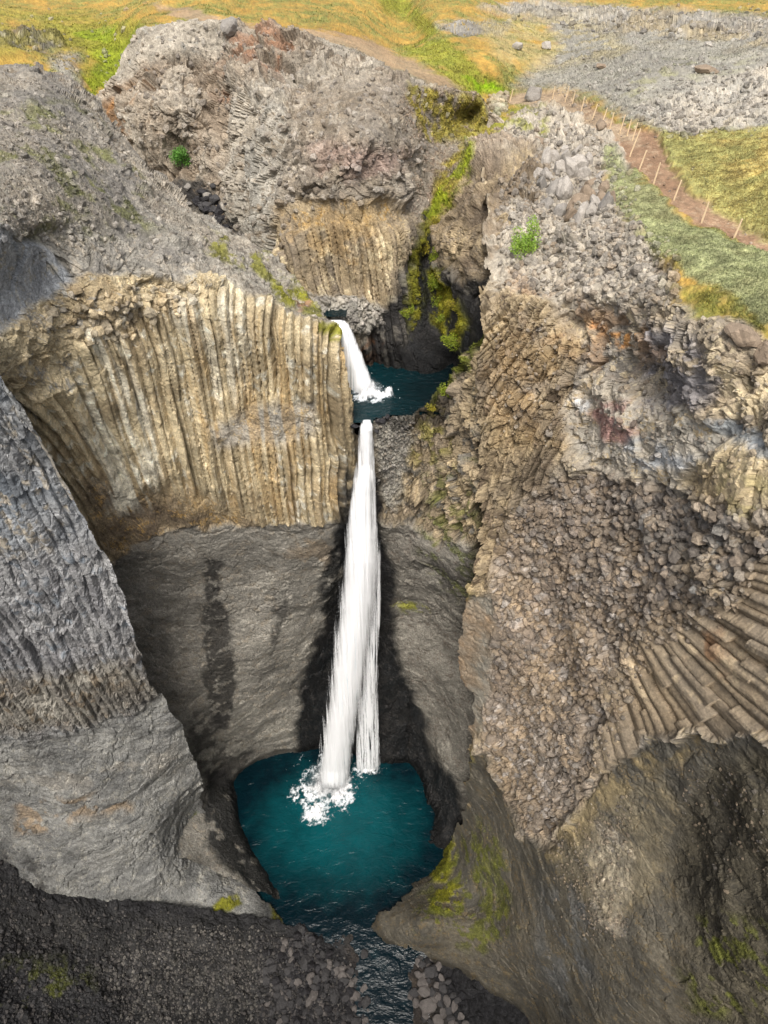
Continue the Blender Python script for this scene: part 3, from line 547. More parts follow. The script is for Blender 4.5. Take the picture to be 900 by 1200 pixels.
# ------------------------------------------------------------------ the right wall, its rim, and the moor all round
relief('terrain', 'high moor with a dirt path, falling away as a craggy right hand gorge wall', key='F', waterline=.8,
    dom=[(-420, -70), (1320, -70), (1320, 1400), (700, 1400), (620, 1330), (588, 1240), (556, 1196), (536, 1160), (505, 1132), (470, 1112), (448, 1104), (438, 1086), (446, 1066), (470, 1042), (500, 1018), (520, 996), (534, 968), (543, 940), (548, 905), (554, 862), (550, 810), (540, 770), (538, 725), (546, 695), (562, 665), (566, 640), (562, 600), (560, 500), (562, 430), (568, 396), (568, 300), (566, 252), (570, 220), (566, 190), (572, 160), (572, 145), (550, 134), (520, 114), (480, 106), (440, 98), (400, 74), (340, 58), (280, 44), (240, 36), (190, 44), (168, 62), (152, 90), (150, 160), (80, 165), (60, 150), (-420, 150)],
    pts=[Z(-150, -60, 42.5), Z(0, -60, 42), Z(300, -60, 42), Z(600, -60, 40.5), Z(900, -60, 41), Z(1050, -60, 42),
         Z(0, 0, 42), Z(150, 0, 42), Z(300, 0, 41.9), Z(450, 0, 41), Z(600, 0, 40), Z(750, 0, 40), Z(900, 0, 40.8), Z(-150, 50, 43), Z(0, 48, 41.6), Z(80, 80, 40.2), Z(120, 110, 38.8), Z(130, 130, 38.0), Z(150, 150, 37.3), Z(0, 120, 39.5), Z(-150, 140, 41), Z(150, 60, 40.6), Z(250, 10, 43), Z(165, 44, 42.00), Z(205, 30, 42.60), Z(250, 28, 42.70), Z(310, 34, 42.70), Z(345, 46, 42.50), Z(385, 57, 42.20), Z(420, 74, 41.80), Z(455, 91, 41.30), Z(500, 105, 40.50), Z(545, 122, 39.20), Z(572, 140, 38.60), Z(520, 70, 40.3),
         Z(560, 112, 38.8), Z(480, 50, 39.6), Z(470, 12, 39.8), Z(500, 20, 41.0), Z(520, 40, 40.8), Z(580, 80, 39.9), Z(620, 60, 39.5), Z(597, 118, 38.3), Z(640, 110, 38.8), Z(680, 128, 39.3), Z(740, 165, 40), Z(860, 265, 40.2), Z(900, 290, 40.4), Z(900, 200, 41), Z(900, 100, 41.4), Z(750, 100, 40.6), Z(900, 50, 41.6), Z(750, 50, 40.5), Z(1050, 200, 42), Z(1050, 50, 42.5),
         Z(720, 190, 39.8), Z(760, 280, 40), Z(830, 330, 40.3), Z(900, 388, 40.5), Z(680, 150, 39.3), Z(640, 150, 39), Z(600, 150, 38.7), Z(700, 250, 39.6), Z(575, 165, 38.6), Z(630, 200, 39.2), Z(600, 185, 38.6), Z(1050, 350, 41), Z(1320, 0, 43.5), Z(1320, 300, 42), Y(1320, 480, 11), Y(1320, 700, 8.5), Y(1320, 1000, 5.5), Y(1320, 1380, 2.2), Z(-420, -60, 43), Z(-420, 140, 43),
         Y(572, 200, 37.5), Y(610, 215, 35.5), Y(600, 250, 33.0), Y(640, 250, 32.5), Y(568, 260, 33), Y(568, 300, 30.4), Y(600, 300, 29.8), Y(566, 400, 26.4), Y(562, 500, 25), Y(562, 600, 24.3), Y(562, 690, 22.9), Y(546, 760, 22.3), Y(554, 860, 21.2), Y(543, 935, 21), Y(530, 985, 21), Z(475, 1042, .5), Z(440, 1086, .4), Z(450, 1107, .1), Z(510, 1138, -.5), Z(560, 1200, -.9), Z(620, 1300, -1.5), Y(500, 1080, 14.9), Y(560, 1050, 16.7), Y(560, 1100, 14.3), Y(600, 1100, 13.5), Y(560, 1000, 18.4), Y(600, 1000, 16.8), Y(600, 900, 19), Y(600, 800, 20.5), Y(600, 700, 22), Y(600, 600, 23.2), Y(600, 500, 24.5), Y(600, 400, 26.2), Y(640, 350, 26.5), Y(640, 300, 29),
         Y(600, 1200, 11), Y(700, 1200, 8.8), Y(700, 1100, 11.1), Y(700, 1000, 13.4), Y(700, 900, 15.5), Y(700, 800, 17.5), Y(700, 700, 19.3), Y(700, 600, 21), Y(700, 500, 22.7), Y(700, 400, 24.3), Y(700, 340, 25.5),
         Y(800, 1200, 7.6), Y(800, 1100, 9.4), Y(800, 1000, 11.7), Y(800, 900, 13.3), Y(800, 800, 14.8), Y(800, 700, 16), Y(800, 600, 17.4), Y(800, 500, 18.8), Y(800, 400, 20.2), Y(800, 368, 20.9),
         Y(900, 1200, 6.5), Y(900, 1000, 9.5), Y(900, 900, 11.1), Y(900, 800, 12.3), Y(900, 700, 13.3), Y(900, 600, 14.6), Y(900, 500, 16), Y(900, 425, 17.5), Y(1050, 1200, 5), Y(1050, 900, 9), Y(1050, 600, 12.5), Y(1050, 430, 15.5), Y(1050, 1400, 3), Y(800, 1400, 4)],
    base=zone('grass', None, 0, (GOLD, GRN2, GOLD2), vv=.12, hv=1.2),
    zones=[
        # moor above and behind
        zone('scree', [(640, 20), (700, 10), (1330, 60), (1330, 170), (900, 160), (830, 128), (780, 160), (700, 118), (640, 105), (600, 100), (655, 60)], 10, (lin(156, 150, 140), lin(136, 131, 124), lin(162, 157, 148)), kw=dict(amp=.6, sc=.28, seed=101), vv=.2),
        zone('crag', [(560, 8), (640, 0), (900, 22), (1330, 30), (1330, 58), (880, 46), (760, 42), (700, 38), (600, 18)], 6, (GREY, GREY2, PALE), kw=dict(amp=.7, sx=.5, seed=102), vv=.4),
        zone('crag', [(508, 28), (545, 20), (600, 26), (590, 40), (545, 40), (520, 36)], 5, (GREY, GREY2, GOLD2), kw=dict(amp=.5, sx=.5, seed=103), vv=.4),
        zone('crag', [(745, 128), (800, 106), (860, 84), (900, 76), (1330, 80), (1330, 150), (900, 140), (850, 150), (800, 165), (770, 145)], 7, (PALE, GREY, SCREE), kw=dict(amp=.6, sx=.4, seed=104), vv=.45),
        zone('scree', [(585, 150), (620, 118), (690, 128), (728, 160), (745, 190), (730, 205), (715, 180), (708, 205), (716, 240), (740, 270), (790, 320), (760, 335), (700, 340), (560, 300), (560, 160)], 7, (SCREE, PALE, SCREE2), kw=dict(amp=1.3, sc=.26, seed=105), vv=.4),
        zone('crag', [(-430, 36), (0, 34), (30, 36), (72, 42), (76, 52), (50, 58), (15, 55), (-430, 58)], 3, (GREY2, DARK, GREY), kw=dict(amp=.9, sx=.5, seed=106), vv=.4),
        zone('scree', [(55, 62), (100, 60), (88, 80), (100, 110), (70, 100)], 8, (SCREE2, GREY, GOLD2), kw=dict(amp=.5, seed=107)),
        zone('scree', [(400, 48), (425, 60), (470, 84), (520, 100), (535, 112), (500, 108), (440, 92), (395, 80), (330, 60), (300, 48), (350, 38)], 5, (SCREE2, SCREE, PALE), kw=dict(amp=.5, sc=.2, seed=108)),
        zone('scree', [(170, 4), (230, 10), (262, 24), (330, 30), (420, 40), (470, 66), (545, 104), (530, 108), (460, 80), (400, 50), (300, 36), (250, 32), (200, 14)], 3, (lin(168, 140, 110), lin(150, 130, 104)), kw=dict(amp=.15, sc=.2, seed=109), vv=.1, off=-.05),
        # footpath
        zone('scree', [(592, 112), (625, 108), (655, 110), (690, 122), (722, 142), (745, 152), (772, 156), (776, 172), (790, 205), (820, 232), (860, 255), (920, 285), (1330, 340), (1330, 372), (900, 303), (855, 282), (800, 250), (765, 220), (742, 198), (728, 176), (700, 150), (670, 130), (640, 122), (600, 122)], 2.5, (SOIL, lin(140, 110, 88), lin(168, 142, 118)), kw=dict(amp=.15, sc=.12, seed=110), vv=.15, off=-.08),
        # rock of the rim and the right wall
        zone('crag', [(568, 120), (585, 170), (610, 180), (640, 200), (640, 330), (700, 345), (760, 340), (800, 365), (850, 378), (900, 398), (1330, 430), (1330, 1420), (400, 1420), (400, 1000), (560, 1000), (560, 165)], 7, (lin(164, 148, 128), lin(142, 134, 126), lin(190, 174, 148)), kw=dict(amp=1.0, sx=.62, seed=111), vv=.45),
        zone('scree', [(566, 262), (600, 240), (640, 250), (720, 280), (790, 330), (800, 356), (720, 350), (660, 360), (600, 350), (566, 330)], 12, (SCREE, PALE, BRN), kw=dict(amp=1.5, sc=.28, seed=112), vv=.45),
        zone('cols', [(560, 330), (640, 350), (672, 420), (668, 520), (640, 560), (600, 600), (590, 700), (550, 700), (555, 500)], 10, (TAN2, BRN, lin(104, 90, 76)), kw=dict(w=.32, depth=.40, brk=.7, seed=43, wave=.8, cr=.75), vv=.5),
        zone('crag', [(660, 470), (700, 440), (760, 470), (900, 520), (900, 600), (830, 590), (760, 556), (700, 550), (670, 530)], 8, (GREY, PALE, TAN2), kw=dict(amp=.7, sx=.8, seed=113), vv=.25),
        zone('crag', [(800, 560), (850, 520), (1330, 540), (1330, 620), (880, 600), (820, 610)], 10, (TAN, TAN2, BRN), kw=dict(amp=.7, sx=.6, vert=2.4, seed=142), vv=.3),
        # rubble of column ends
        zone('rubble', [(585, 640), (600, 600), (650, 560), (690, 555), (760, 568), (820, 610), (880, 608), (1330, 640), (1330, 720), (900, 650), (880, 690), (850, 710), (800, 720), (760, 760), (720, 830), (700, 870), (690, 930), (660, 960), (640, 990), (610, 975), (590, 930), (575, 880), (560, 860), (575, 780), (572, 720)], 8, (lin(164, 144, 122), lin(138, 126, 116), lin(172, 162, 156)), kw=dict(sc=.46, amp=.27, seed=73, asp=1.15), vv=.55, hv=.9),
        zone('rubble', [(760, 600), (850, 590), (1330, 610), (1330, 720), (900, 655), (850, 705), (800, 680), (770, 640)], 9, (lin(166, 148, 124), lin(146, 136, 128), lin(160, 158, 156)), kw=dict(sc=.56, amp=.34, seed=74, asp=1.0), vv=.55),
        # fan of columns
        zone('fan', [(728, 748), (770, 716), (812, 704), (846, 700), (872, 676), (900, 648), (1330, 560), (1330, 860), (900, 862), (850, 866), (800, 858), (760, 862), (712, 905), (690, 915), (700, 860)], 4, (lin(168, 148, 124), lin(144, 130, 114), lin(186, 166, 140)), vv=.5, hv=1.0),
        # bare rock below
        zone('massif', [(640, 995), (662, 975), (690, 930), (730, 885), (790, 868), (1330, 860), (1330, 1420), (400, 1420), (400, 1030), (540, 930), (556, 880), (575, 880), (590, 930), (612, 980)], 5, (lin(108, 101, 90), lin(90, 86, 80), lin(118, 104, 82)), kw=dict(amp=.36, seed=38), vv=.1, hv=.9),
        zone('massif', [(530, 720), (548, 692), (575, 700), (576, 790), (560, 860), (552, 880), (530, 860)], 5, (lin(140, 116, 92), TUFF, BRN), kw=dict(amp=.4, seed=39), vv=.1),
        zone('crag', [(790, 960), (830, 900), (900, 880), (1330, 880), (1330, 1420), (780, 1420), (800, 1200), (792, 1060)], 14, (lin(78, 73, 65), lin(94, 87, 74), lin(70, 66, 60)), kw=dict(amp=.4, sx=.5, seed=115), off=-.15, vv=.3),
        zone('scree', [(700, 960), (740, 1000), (730, 1100), (705, 1080), (690, 1000)], 10, (TUFF, BRN, PALE), kw=dict(amp=.8, sc=.18, seed=116), vv=.5),
    ],
    paints=[
        # moor colours
        paint([(592, 108), (660, 108), (735, 150), (760, 175), (720, 165), (670, 132), (600, 124)], 5, lin(172, 152, 128), thr=-.5, sc=.8, seed=160, a=.7),
        paint([(60, 20), (160, 30), (150, 120), (120, 140), (80, 120), (110, 70)], 14, lin(128, 140, 36), thr=-.25, sc=.35, seed=61, a=.9),
        paint([(-150, 0), (130, 10), (180, 40), (100, 60), (-150, 90)], 14, lin(142, 132, 60), thr=-.2, sc=.3, seed=62, a=.7),
        paint([(430, -10), (470, -10), (520, 40), (560, 80), (600, 110), (560, 118), (520, 90), (470, 60), (500, 40), (450, 10)], 6, lin(136, 138, 54), thr=-.3, sc=.4, seed=63, a=.85),
        paint([(545, 85), (575, 95), (590, 108), (560, 112)], 5, lin(130, 160, 20), thr=-.4, sc=.8, seed=64, a=.9),
        paint([(560, 20), (680, 20), (740, 60), (640, 80), (580, 70)], 14, lin(176, 160, 118), thr=-.2, sc=.4, seed=65, a=.6),
        paint([(690, 20), (760, 14), (920, 44), (920, 60), (740, 44)], 12, lin(160, 140, 100), thr=.0, sc=.4, seed=66, a=.5),
        paint([(770, 155), (900, 150), (1330, 160), (1330, 330), (900, 282), (830, 240), (790, 205)], 6, lin(164, 160, 104), thr=-2, sc=.35, seed=67, a=.8),
        paint([(840, 150), (930, 160), (930, 260), (850, 215)], 16, lin(172, 150, 92), thr=.0, sc=.5, seed=68, a=.6),
        paint([(706, 180), (722, 178), (740, 200), (800, 256), (860, 290), (1330, 380), (1330, 420), (900, 386), (860, 360), (800, 320), (748, 280), (715, 235)], 5, GRN3, thr=-2, sc=.5, seed=69, a=.9),
        paint([(780, 335), (900, 370), (900, 395), (830, 370)], 7, lin(140, 136, 66), thr=-.1, sc=1.0, seed=70, a=.7),
        paint([(596, 122), (640, 130), (640, 160), (598, 150), (570, 165), (566, 140)], 6, lin(140, 140, 50), thr=-.05, sc=.8, seed=71, a=.8),
        paint([(750, 118), (800, 95), (880, 70), (780, 70), (700, 100)], 14, lin(150, 146, 110), thr=.25, sc=.8, seed=72, a=.6),
        # rocks of the wall
        paint([(575, 175), (640, 200), (636, 240), (600, 260), (570, 300), (566, 260), (574, 200)], 5, lin(112, 94, 74), thr=-.3, sc=1.0, seed=73, a=.7),
        paint([(676, 372), (702, 372), (704, 396), (680, 396)], 4, lin(222, 158, 98), thr=.1, sc=2.2, seed=74, a=.7),
        paint([(712, 388), (740, 390), (738, 408), (714, 410)], 4, lin(226, 160, 84), thr=.1, sc=2.2, seed=75, a=.75),
        paint([(690, 478), (744, 468), (752, 500), (745, 520), (700, 514)], 7, lin(160, 122, 116), thr=-.3, sc=1.0, seed=76, a=.85),
        paint([(676, 474), (692, 476), (694, 490), (680, 490)], 3, lin(206, 204, 206), thr=-.2, sc=2.0, seed=77, a=.8),
        paint([(752, 380), (830, 400), (850, 440), (820, 480), (760, 480), (745, 440)], 9, lin(142, 138, 144), thr=-.3, sc=.9, seed=78, a=.8),
        paint([(744, 505), (790, 520), (826, 530), (820, 540), (760, 546), (740, 530)], 7, lin(168, 170, 176), thr=-.3, sc=1.0, seed=79, a=.8),
        paint([(833, 486), (860, 500), (900, 520), (930, 530), (930, 555), (880, 525), (840, 506)], 4, lin(158, 162, 168), thr=-.25, sc=1.0, seed=80, a=.85),
        paint([(840, 420), (900, 430), (900, 500), (850, 490)], 9, TAN, thr=-.15, sc=1.0, seed=81, a=.7),
        paint([(860, 540), (900, 560), (900, 610), (850, 590)], 8, lin(170, 156, 116), thr=-.05, sc=1.2, seed=82, a=.7),
        paint([(570, 400), (660, 380), (690, 440), (660, 520), (580, 520)], 18, lin(160, 134, 98), thr=.05, sc=.8, seed=83, a=.6),
        paint([(600, 320), (680, 350), (740, 360), (780, 420), (700, 440), (620, 380)], 16, lin(170, 136, 104), thr=.18, sc=.9, seed=84, a=.6),
        paint([(810, 740), (846, 740), (850, 790), (820, 780)], 10, lin(186, 132, 90), thr=-.1, sc=.8, seed=85, a=.5),
        paint([(640, 1000), (680, 940), (740, 890), (820, 872), (800, 890), (740, 920), (700, 960), (660, 1010)], 7, lin(170, 150, 112), thr=-.1, sc=.7, seed=86, a=.6),
        paint([(640, 1000), (720, 930), (790, 900), (780, 1040), (720, 1080), (670, 1060)], 18, lin(142, 130, 108), thr=-.1, sc=.6, seed=87, a=.5),
        paint([(636, 1040), (700, 1050), (700, 1130), (660, 1190), (630, 1130)], 14, lin(106, 108, 112), thr=.0, sc=.8, seed=88, a=.55),
        paint([(508, 990), (528, 978), (532, 1010), (520, 1030), (504, 1026)], 4, MOSS, thr=-.28, sc=1.6, seed=89, a=.95, lift=.09),
        paint([(500, 1045), (530, 1032), (545, 1036), (542, 1062), (515, 1070), (500, 1066)], 4, MOSS, thr=-.22, sc=1.6, seed=90, a=.95, lift=.09),
        paint([(480, 1060), (560, 960), (585, 980), (600, 1090), (560, 1120), (490, 1090)], 10, MOSS2, thr=.2, sc=1.4, seed=91, a=.7),
        paint([(555, 960), (580, 980), (590, 1050), (570, 1080), (556, 1020)], 8, MOSS2, thr=.0, sc=1.2, seed=92, a=.5),
        paint([(800, 1080), (900, 1080), (900, 1200), (810, 1190)], 14, MOSS2, thr=.18, sc=1.2, seed=93, a=.65),
        paint([(600, 600), (720, 560), (640, 800), (600, 860), (575, 800)], 20, lin(146, 128, 114), thr=.1, sc=.8, seed=94, a=.4),
        paint([(570, 420), (700, 520), (600, 640), (560, 640)], 16, BRN2, thr=.1, sc=.8, seed=95, a=.5),
    ], tang=(.47, -.88), skirt=7.0, edge=7.0, mat=M_GRND)

# ------------------------------------------------------------------ scree slope at the lower left and the stream bed
relief('terrain', 'dark scree slope running down to the stream bed at the lower left', key='T',
    dom=[(-420, 800), (0, 968), (40, 1030), (140, 1050), (210, 1060), (290, 1070), (345, 1086), (380, 1068), (430, 1066), (460, 1080), (520, 1100), (640, 1180), (700, 1400), (-420, 1400)],
    pts=[Z(0, 985, 8), Z(60, 1060, 6), Z(150, 1070, 4), Z(250, 1085, 1.8), Z(345, 1100, .15), Z(380, 1075, -.6), Z(430, 1075, -.7), Z(400, 1092, -.15), Z(440, 1112, -.6), Z(486, 1128, -.7), Z(440, 1200, -1.35), Z(470, 1170, -1.2), Z(390, 1130, 0), Z(400, 1180, -.5), Z(350, 1150, .6), Z(300, 1200, 1.2), Z(300, 1150, 1), Z(200, 1200, 3), Z(200, 1140, 3), Z(100, 1200, 5.5), Z(0, 1200, 8), Z(0, 1100, 7.5), Z(497, 1150, -.1), Z(520, 1165, .25), Z(498, 1195, -.5), Z(560, 1200, .2), Z(640, 1230, .3), Z(-150, 960, 11), Z(-150, 1200, 12), Z(-420, 900, 17), Z(-420, 1380, 16), Z(0, 1400, 8), Z(300, 1400, 1), Z(500, 1400, -2), Z(690, 1400, -1.5)],
    base=zone('scree', None, 0, (lin(46, 45, 48), lin(60, 59, 61), lin(34, 33, 35)), kw=dict(amp=1.2, sc=.2, seed=121), vv=.5),
    zones=[
        zone('scree', [(0, 1060), (200, 1080), (330, 1095), (330, 1210), (150, 1210), (100, 1120), (0, 1100)], 20, (lin(72, 70, 70), lin(50, 49, 50), lin(86, 83, 80)), kw=dict(amp=1.3, sc=.17, seed=122), vv=.6),
        zone('scree', [(400, 1070), (470, 1100), (500, 1140), (540, 1220), (500, 1420), (430, 1420), (440, 1210), (428, 1150), (400, 1100)], 8, (lin(70, 62, 58), DARK, lin(90, 80, 72)), kw=dict(amp=.6, sc=.2, seed=123), wet=.6),
    ],
    paints=[paint([(-20, 1130), (100, 1130), (110, 1210), (-20, 1210)], 20, MOSS2, thr=.3, sc=1.0, seed=96, a=.5)],
    skirt=0)
def ico(sub):
    bm = bmesh.new(); bmesh.ops.create_icosphere(bm, subdivisions=sub, radius=1)
    v = np.array([x.co[:] for x in bm.verts]); f = np.array([[a.index for a in x.verts] for x in bm.faces]); bm.free()
    return v / np.linalg.norm(v, axis=1, keepdims=True), f
# ------------------------------------------------------------------ water
def add_attr(me, name, arr):
    a = me.attributes.new(name, 'FLOAT', 'POINT'); a.data.foreach_set('value', np.ascontiguousarray(arr, f32).ravel())
def grid_faces(H, W):
    idx = np.arange(H * W).reshape(H, W)
    return np.stack([idx[:-1, :-1], idx[1:, :-1], idx[1:, 1:], idx[:-1, 1:]], -1).reshape(-1, 4)
def mat_water(name, deep, shallow, bump=.05, scale=2.2, rough=.08):
    m, nt, b, out = new_mat(name); L = nt.links
    tc = N(nt, 'ShaderNodeTexCoord'); at = N(nt, 'ShaderNodeAttribute', attribute_name='depth')
    mx = N(nt, 'ShaderNodeMix', data_type='RGBA'); mx.inputs['A'].default_value = (*shallow, 1); mx.inputs['B'].default_value = (*deep, 1)
    n0 = noise_node(nt, .6, 4, .6, tc.outputs['Object'])
    ad = N(nt, 'ShaderNodeMath', operation='ADD'); L.new(at.outputs['Fac'], ad.inputs[0])
    s0 = N(nt, 'ShaderNodeMath', operation='MULTIPLY_ADD'); L.new(n0.outputs[0], s0.inputs[0]); s0.inputs[1].default_value = .9; s0.inputs[2].default_value = -.45; L.new(s0.outputs[0], ad.inputs[1])
    cl = N(nt, 'ShaderNodeClamp'); L.new(ad.outputs[0], cl.inputs[0]); L.new(cl.outputs[0], mx.inputs['Factor'])
    L.new(mx.outputs['Result'], b.inputs['Base Color'])
    b.inputs['Roughness'].default_value = rough; b.inputs['IOR'].default_value = 1.33; b.inputs['Specular IOR Level'].default_value = .32
    mp = N(nt, 'ShaderNodeMapping'); mp.inputs['Scale'].default_value = (1.0, 1.7, 1.0); L.new(tc.outputs['Object'], mp.inputs['Vector'])
    n1 = noise_node(nt, scale, 4, .55, mp.outputs[0]); n2 = noise_node(nt, scale * 4, 3, .5, mp.outputs[0])
    n1.inputs['Distortion'].default_value = .8
    a2 = N(nt, 'ShaderNodeMath', operation='MULTIPLY_ADD'); L.new(n2.outputs[0], a2.inputs[0]); a2.inputs[1].default_value = .3; L.new(n1.outputs[0], a2.inputs[2])
    bp = N(nt, 'ShaderNodeBump'); bp.inputs['Distance'].default_value = bump; bp.inputs['Strength'].default_value = 1.0
    L.new(a2.outputs[0], bp.inputs['Height']); L.new(bp.outputs[0], b.inputs['Normal'])
    return m
M_POOL = mat_water('teal_water', (.001, .008, .012), (.002, .058, .067), .09, 1.1)
M_UPOOL = mat_water('dark_teal_water', (.0022, .006, .0075), (.002, .019, .023), .12, 2.2)
def water_sheet(name, x0, x1, y0, y1, zf, mat, depthf, label, step=.12, cut=None):
    xs = np.arange(x0, x1, step); ys = np.arange(y1, y0, -step)
    x, y = np.meshgrid(xs, ys); x = x.astype(f32); y = y.astype(f32)
    z = zf(x, y) + .03 * fbm(x, y * 1.5, x * 0, .8, 3)
    q = grid_faces(*x.shape)
    if cut is not None:
        k = cut(x.ravel(), y.ravel()); q = q[~k[q].any(1)]
    o = obj_from_np(name, np.stack([x.ravel(), y.ravel(), z.ravel()], -1), q, mat, None, None, True, 'structure', label)
    add_attr(o.data, 'depth', depthf(x, y)); return o
def pool_z(x, y):
    return -np.interp(y, [5, 10, 13, 15.2, 16.5, 40], [1.35, .98, .55, .12, 0, 0]).astype(f32)
def pool_d(x, y):
    d = np.sqrt(((x + 3.2) / 7.5) ** 2 + ((y - 22.6) / 6.0) ** 2)
    return sm(.2, 1.1, d) * 1.0 + .05
water_sheet('water', -16, 9, 4, 31, pool_z, M_POOL, pool_d, 'round teal pool at the foot of the tall waterfall with its outlet stream')
water_sheet('water', -4.5, 7, 27.25, 37.5, lambda x, y: x * 0 + 31.0, M_UPOOL, lambda x, y: sm(0, 5.0, x + 1.2) * .9 + .1, 'small dark teal pool between the upper and the lower waterfall', .1, cut=lambda x, y: (x > -.42) & (y < 27.72 + .25 * np.sin(x * 4) * .5 + .1 * np.clip(x, 0, 3)))
water_sheet('water', -5.5, -1.75, 31.3, 32.3, lambda x, y: x * 0 + 34.25, M_UPOOL, lambda x, y: x * 0 + .6, 'stream reaching the lip of the upper waterfall', .1)

def mat_fall():
    m, nt, b, out = new_mat('falling_water'); L = nt.links
    at = N(nt, 'ShaderNodeAttribute', attribute_name='alpha'); tn = N(nt, 'ShaderNodeAttribute', attribute_name='tint')
    mx = N(nt, 'ShaderNodeMix', data_type='RGBA'); mx.inputs['A'].default_value = (.97, .975, .98, 1); mx.inputs['B'].default_value = (.62, .74, .80, 1)
    L.new(tn.outputs['Fac'], mx.inputs['Factor']); L.new(mx.outputs['Result'], b.inputs['Base Color'])
    L.new(at.outputs['Fac'], b.inputs['Alpha']); b.inputs['Roughness'].default_value = .6
    b.inputs['Subsurface Weight'].default_value = 0.0
    # falling water scatters light right through
    tr = N(nt, 'ShaderNodeBsdfTranslucent'); L.new(mx.outputs['Result'], tr.inputs['Color'])
    tp = N(nt, 'ShaderNodeBsdfTransparent'); ms = N(nt, 'ShaderNodeMixShader'); L.new(at.outputs['Fac'], ms.inputs[0]); L.new(tp.outputs[0], ms.inputs[1]); L.new(tr.outputs[0], ms.inputs[2])
    m2 = N(nt, 'ShaderNodeMixShader'); m2.inputs[0].default_value = .15; L.new(b.outputs[0], m2.inputs[1]); L.new(ms.outputs[0], m2.inputs[2]); L.new(m2.outputs[0], out.inputs[0])
    return m
M_FALL = mat_fall()
def fall_sheet(rows, layers, seed, nu=60, step=1.0, dens=.2, bulge=.5, soft=.16, streak=1.0, zend=None):
    cos, qs, al, ti = [], [], [], []; base = 0
    pys = np.arange(rows[0][0], rows[-1][0], step)
    R = np.array(rows, float)
    xl = np.interp(pys, R[:, 0], R[:, 1]); xr = np.interp(pys, R[:, 0], R[:, 2]); yy = np.interp(pys, R[:, 0], R[:, 3])
    for ly in range(layers):
        u = np.linspace(0, 1, nu)
        U, PY = np.meshgrid(u, pys); XL = xl[:, None]; XR = xr[:, None]; YY = yy[:, None]
        ragl = 1.0 * fbm(PY * 0 + ly * 3, PY * .06, PY * 0, 1, 4, off=seed + ly)
        PX = XL + (XR - XL) * U + ragl * (1 - U) + 1.0 * fbm(PY * 0 + 9, PY * .06, PY * 0 + ly, 1, 4, off=seed) * U
        wid = (XR - XL) * 35 / FPX
        Yv = YY - bulge * np.sin(np.pi * U) * wid + ly * .28
        a, b, c = ray(PX, PY)
        t = Yv / b
        X = a * t; Zv = CAM_H + c * t
        s1 = fbm((X * 11).astype(f32), (Zv * .22).astype(f32), X.astype(f32) * 0 + ly * 7.0, 1, 4, .6, seed)
        s2 = fbm((X * 3.5).astype(f32), (Zv * .35).astype(f32), X.astype(f32) * 0 + ly * 7.0, 1, 5, .65, seed + 5)
        Yv2 = Yv - (.03 * s1 + .015 * s2)
        t = Yv2 / b; X = a * t; Zv = CAM_H + c * t
        edge = np.minimum(U, 1 - U)
        alpha = sm(0, soft, edge + .10 * s1 * streak) * sm(-.75, .35, s1 * streak + s2 * .5 + dens + .6 * sm(0, .4, edge))
        tail = sm(0, 1, (rows[-1][0] - PY) / (4 + 7 * (s1 + .6)))
        alpha = alpha * (.15 + .85 * tail)
        tint = sm(.1, 1.0, -s1 * .7 - s2 * .5 - dens * .35)
        cos.append(np.stack([X.ravel(), Yv2.ravel(), Zv.ravel()], -1)); qs.append(grid_faces(*U.shape) + base); base += U.size
        al.append(alpha.ravel()); ti.append(tint.ravel())
    return np.concatenate(cos), np.concatenate(qs), np.concatenate(al), np.concatenate(ti)
def build_fall(label, parts):
    base = 0; co, q, al, ti = [], [], [], []
    for p in parts:
        c, f, a, t = p; co.append(c); q.append(f + base); al.append(a); ti.append(t); base += len(c)
    o = obj_from_np('waterfall', np.concatenate(co), np.concatenate(q), M_FALL, None, None, True, 'structure', label)
    add_attr(o.data, 'alpha', np.concatenate(al)); add_attr(o.data, 'tint', np.concatenate(ti)); return o
main_rows = [(492, 424, 435, 27.5), (499, 422, 437, 27.2), (505, 421, 437, 27.1), (520, 421, 436, 27.1), (545, 422, 437, 27.15), (560, 417, 438, 27.1), (580, 412, 437, 27.0), (600, 408, 438, 26.9), (630, 406, 442, 26.8), (660, 403, 443, 26.6), (700, 400, 441, 26.5), (740, 396, 434, 26.3), (780, 391, 428, 26.1), (820, 386, 423, 25.9), (850, 382, 418, 25.75), (880, 378, 413, 25.6), (905, 374, 410, 25.5), (925, 372, 408, 25.2)]
veil_rows = [(505, 428, 437, 27.7), (560, 428, 438, 27.7), (600, 428, 441, 27.7), (640, 430, 446, 27.6), (700, 428, 447, 27.5), (760, 424, 444, 27.3), (820, 420, 443, 27.1), (860, 418, 445, 27.0), (900, 416, 446, 26.75), (906, 416, 446, 26.7)]
wide_rows = [(499, 420, 439, 27.45), (530, 419, 438, 27.4), (560, 414, 440, 27.4), (600, 407, 441, 27.3), (640, 402, 444, 27.2), (740, 391, 438, 26.9), (820, 381, 426, 26.5), (900, 371, 412, 26.1)]
build_fall('tall white waterfall dropping from the middle pool into the teal pool', [
    fall_sheet(main_rows, 3, 3, dens=.62, nu=70, bulge=.35, streak=.9, soft=.2),
    fall_sheet(wide_rows, 1, 23, dens=-.42, nu=70, bulge=.3, streak=1.6, soft=.25),
    fall_sheet(veil_rows, 2, 13, dens=-.42, nu=60, bulge=.3, streak=2.3, soft=.22)])
up_rows = [(375, 384, 404, 31.6), (380, 385, 409, 31.4), (390, 388, 414, 31.1), (405, 393, 420, 30.9), (425, 399, 428, 30.7), (445, 404, 437, 30.5), (462, 407, 447, 30.3), (469, 408, 452, 30.1)]
build_fall('short white waterfall tumbling over dark rock into the small upper pool', [fall_sheet(up_rows, 2, 33, dens=.35, nu=60, bulge=.35, streak=1.0)])

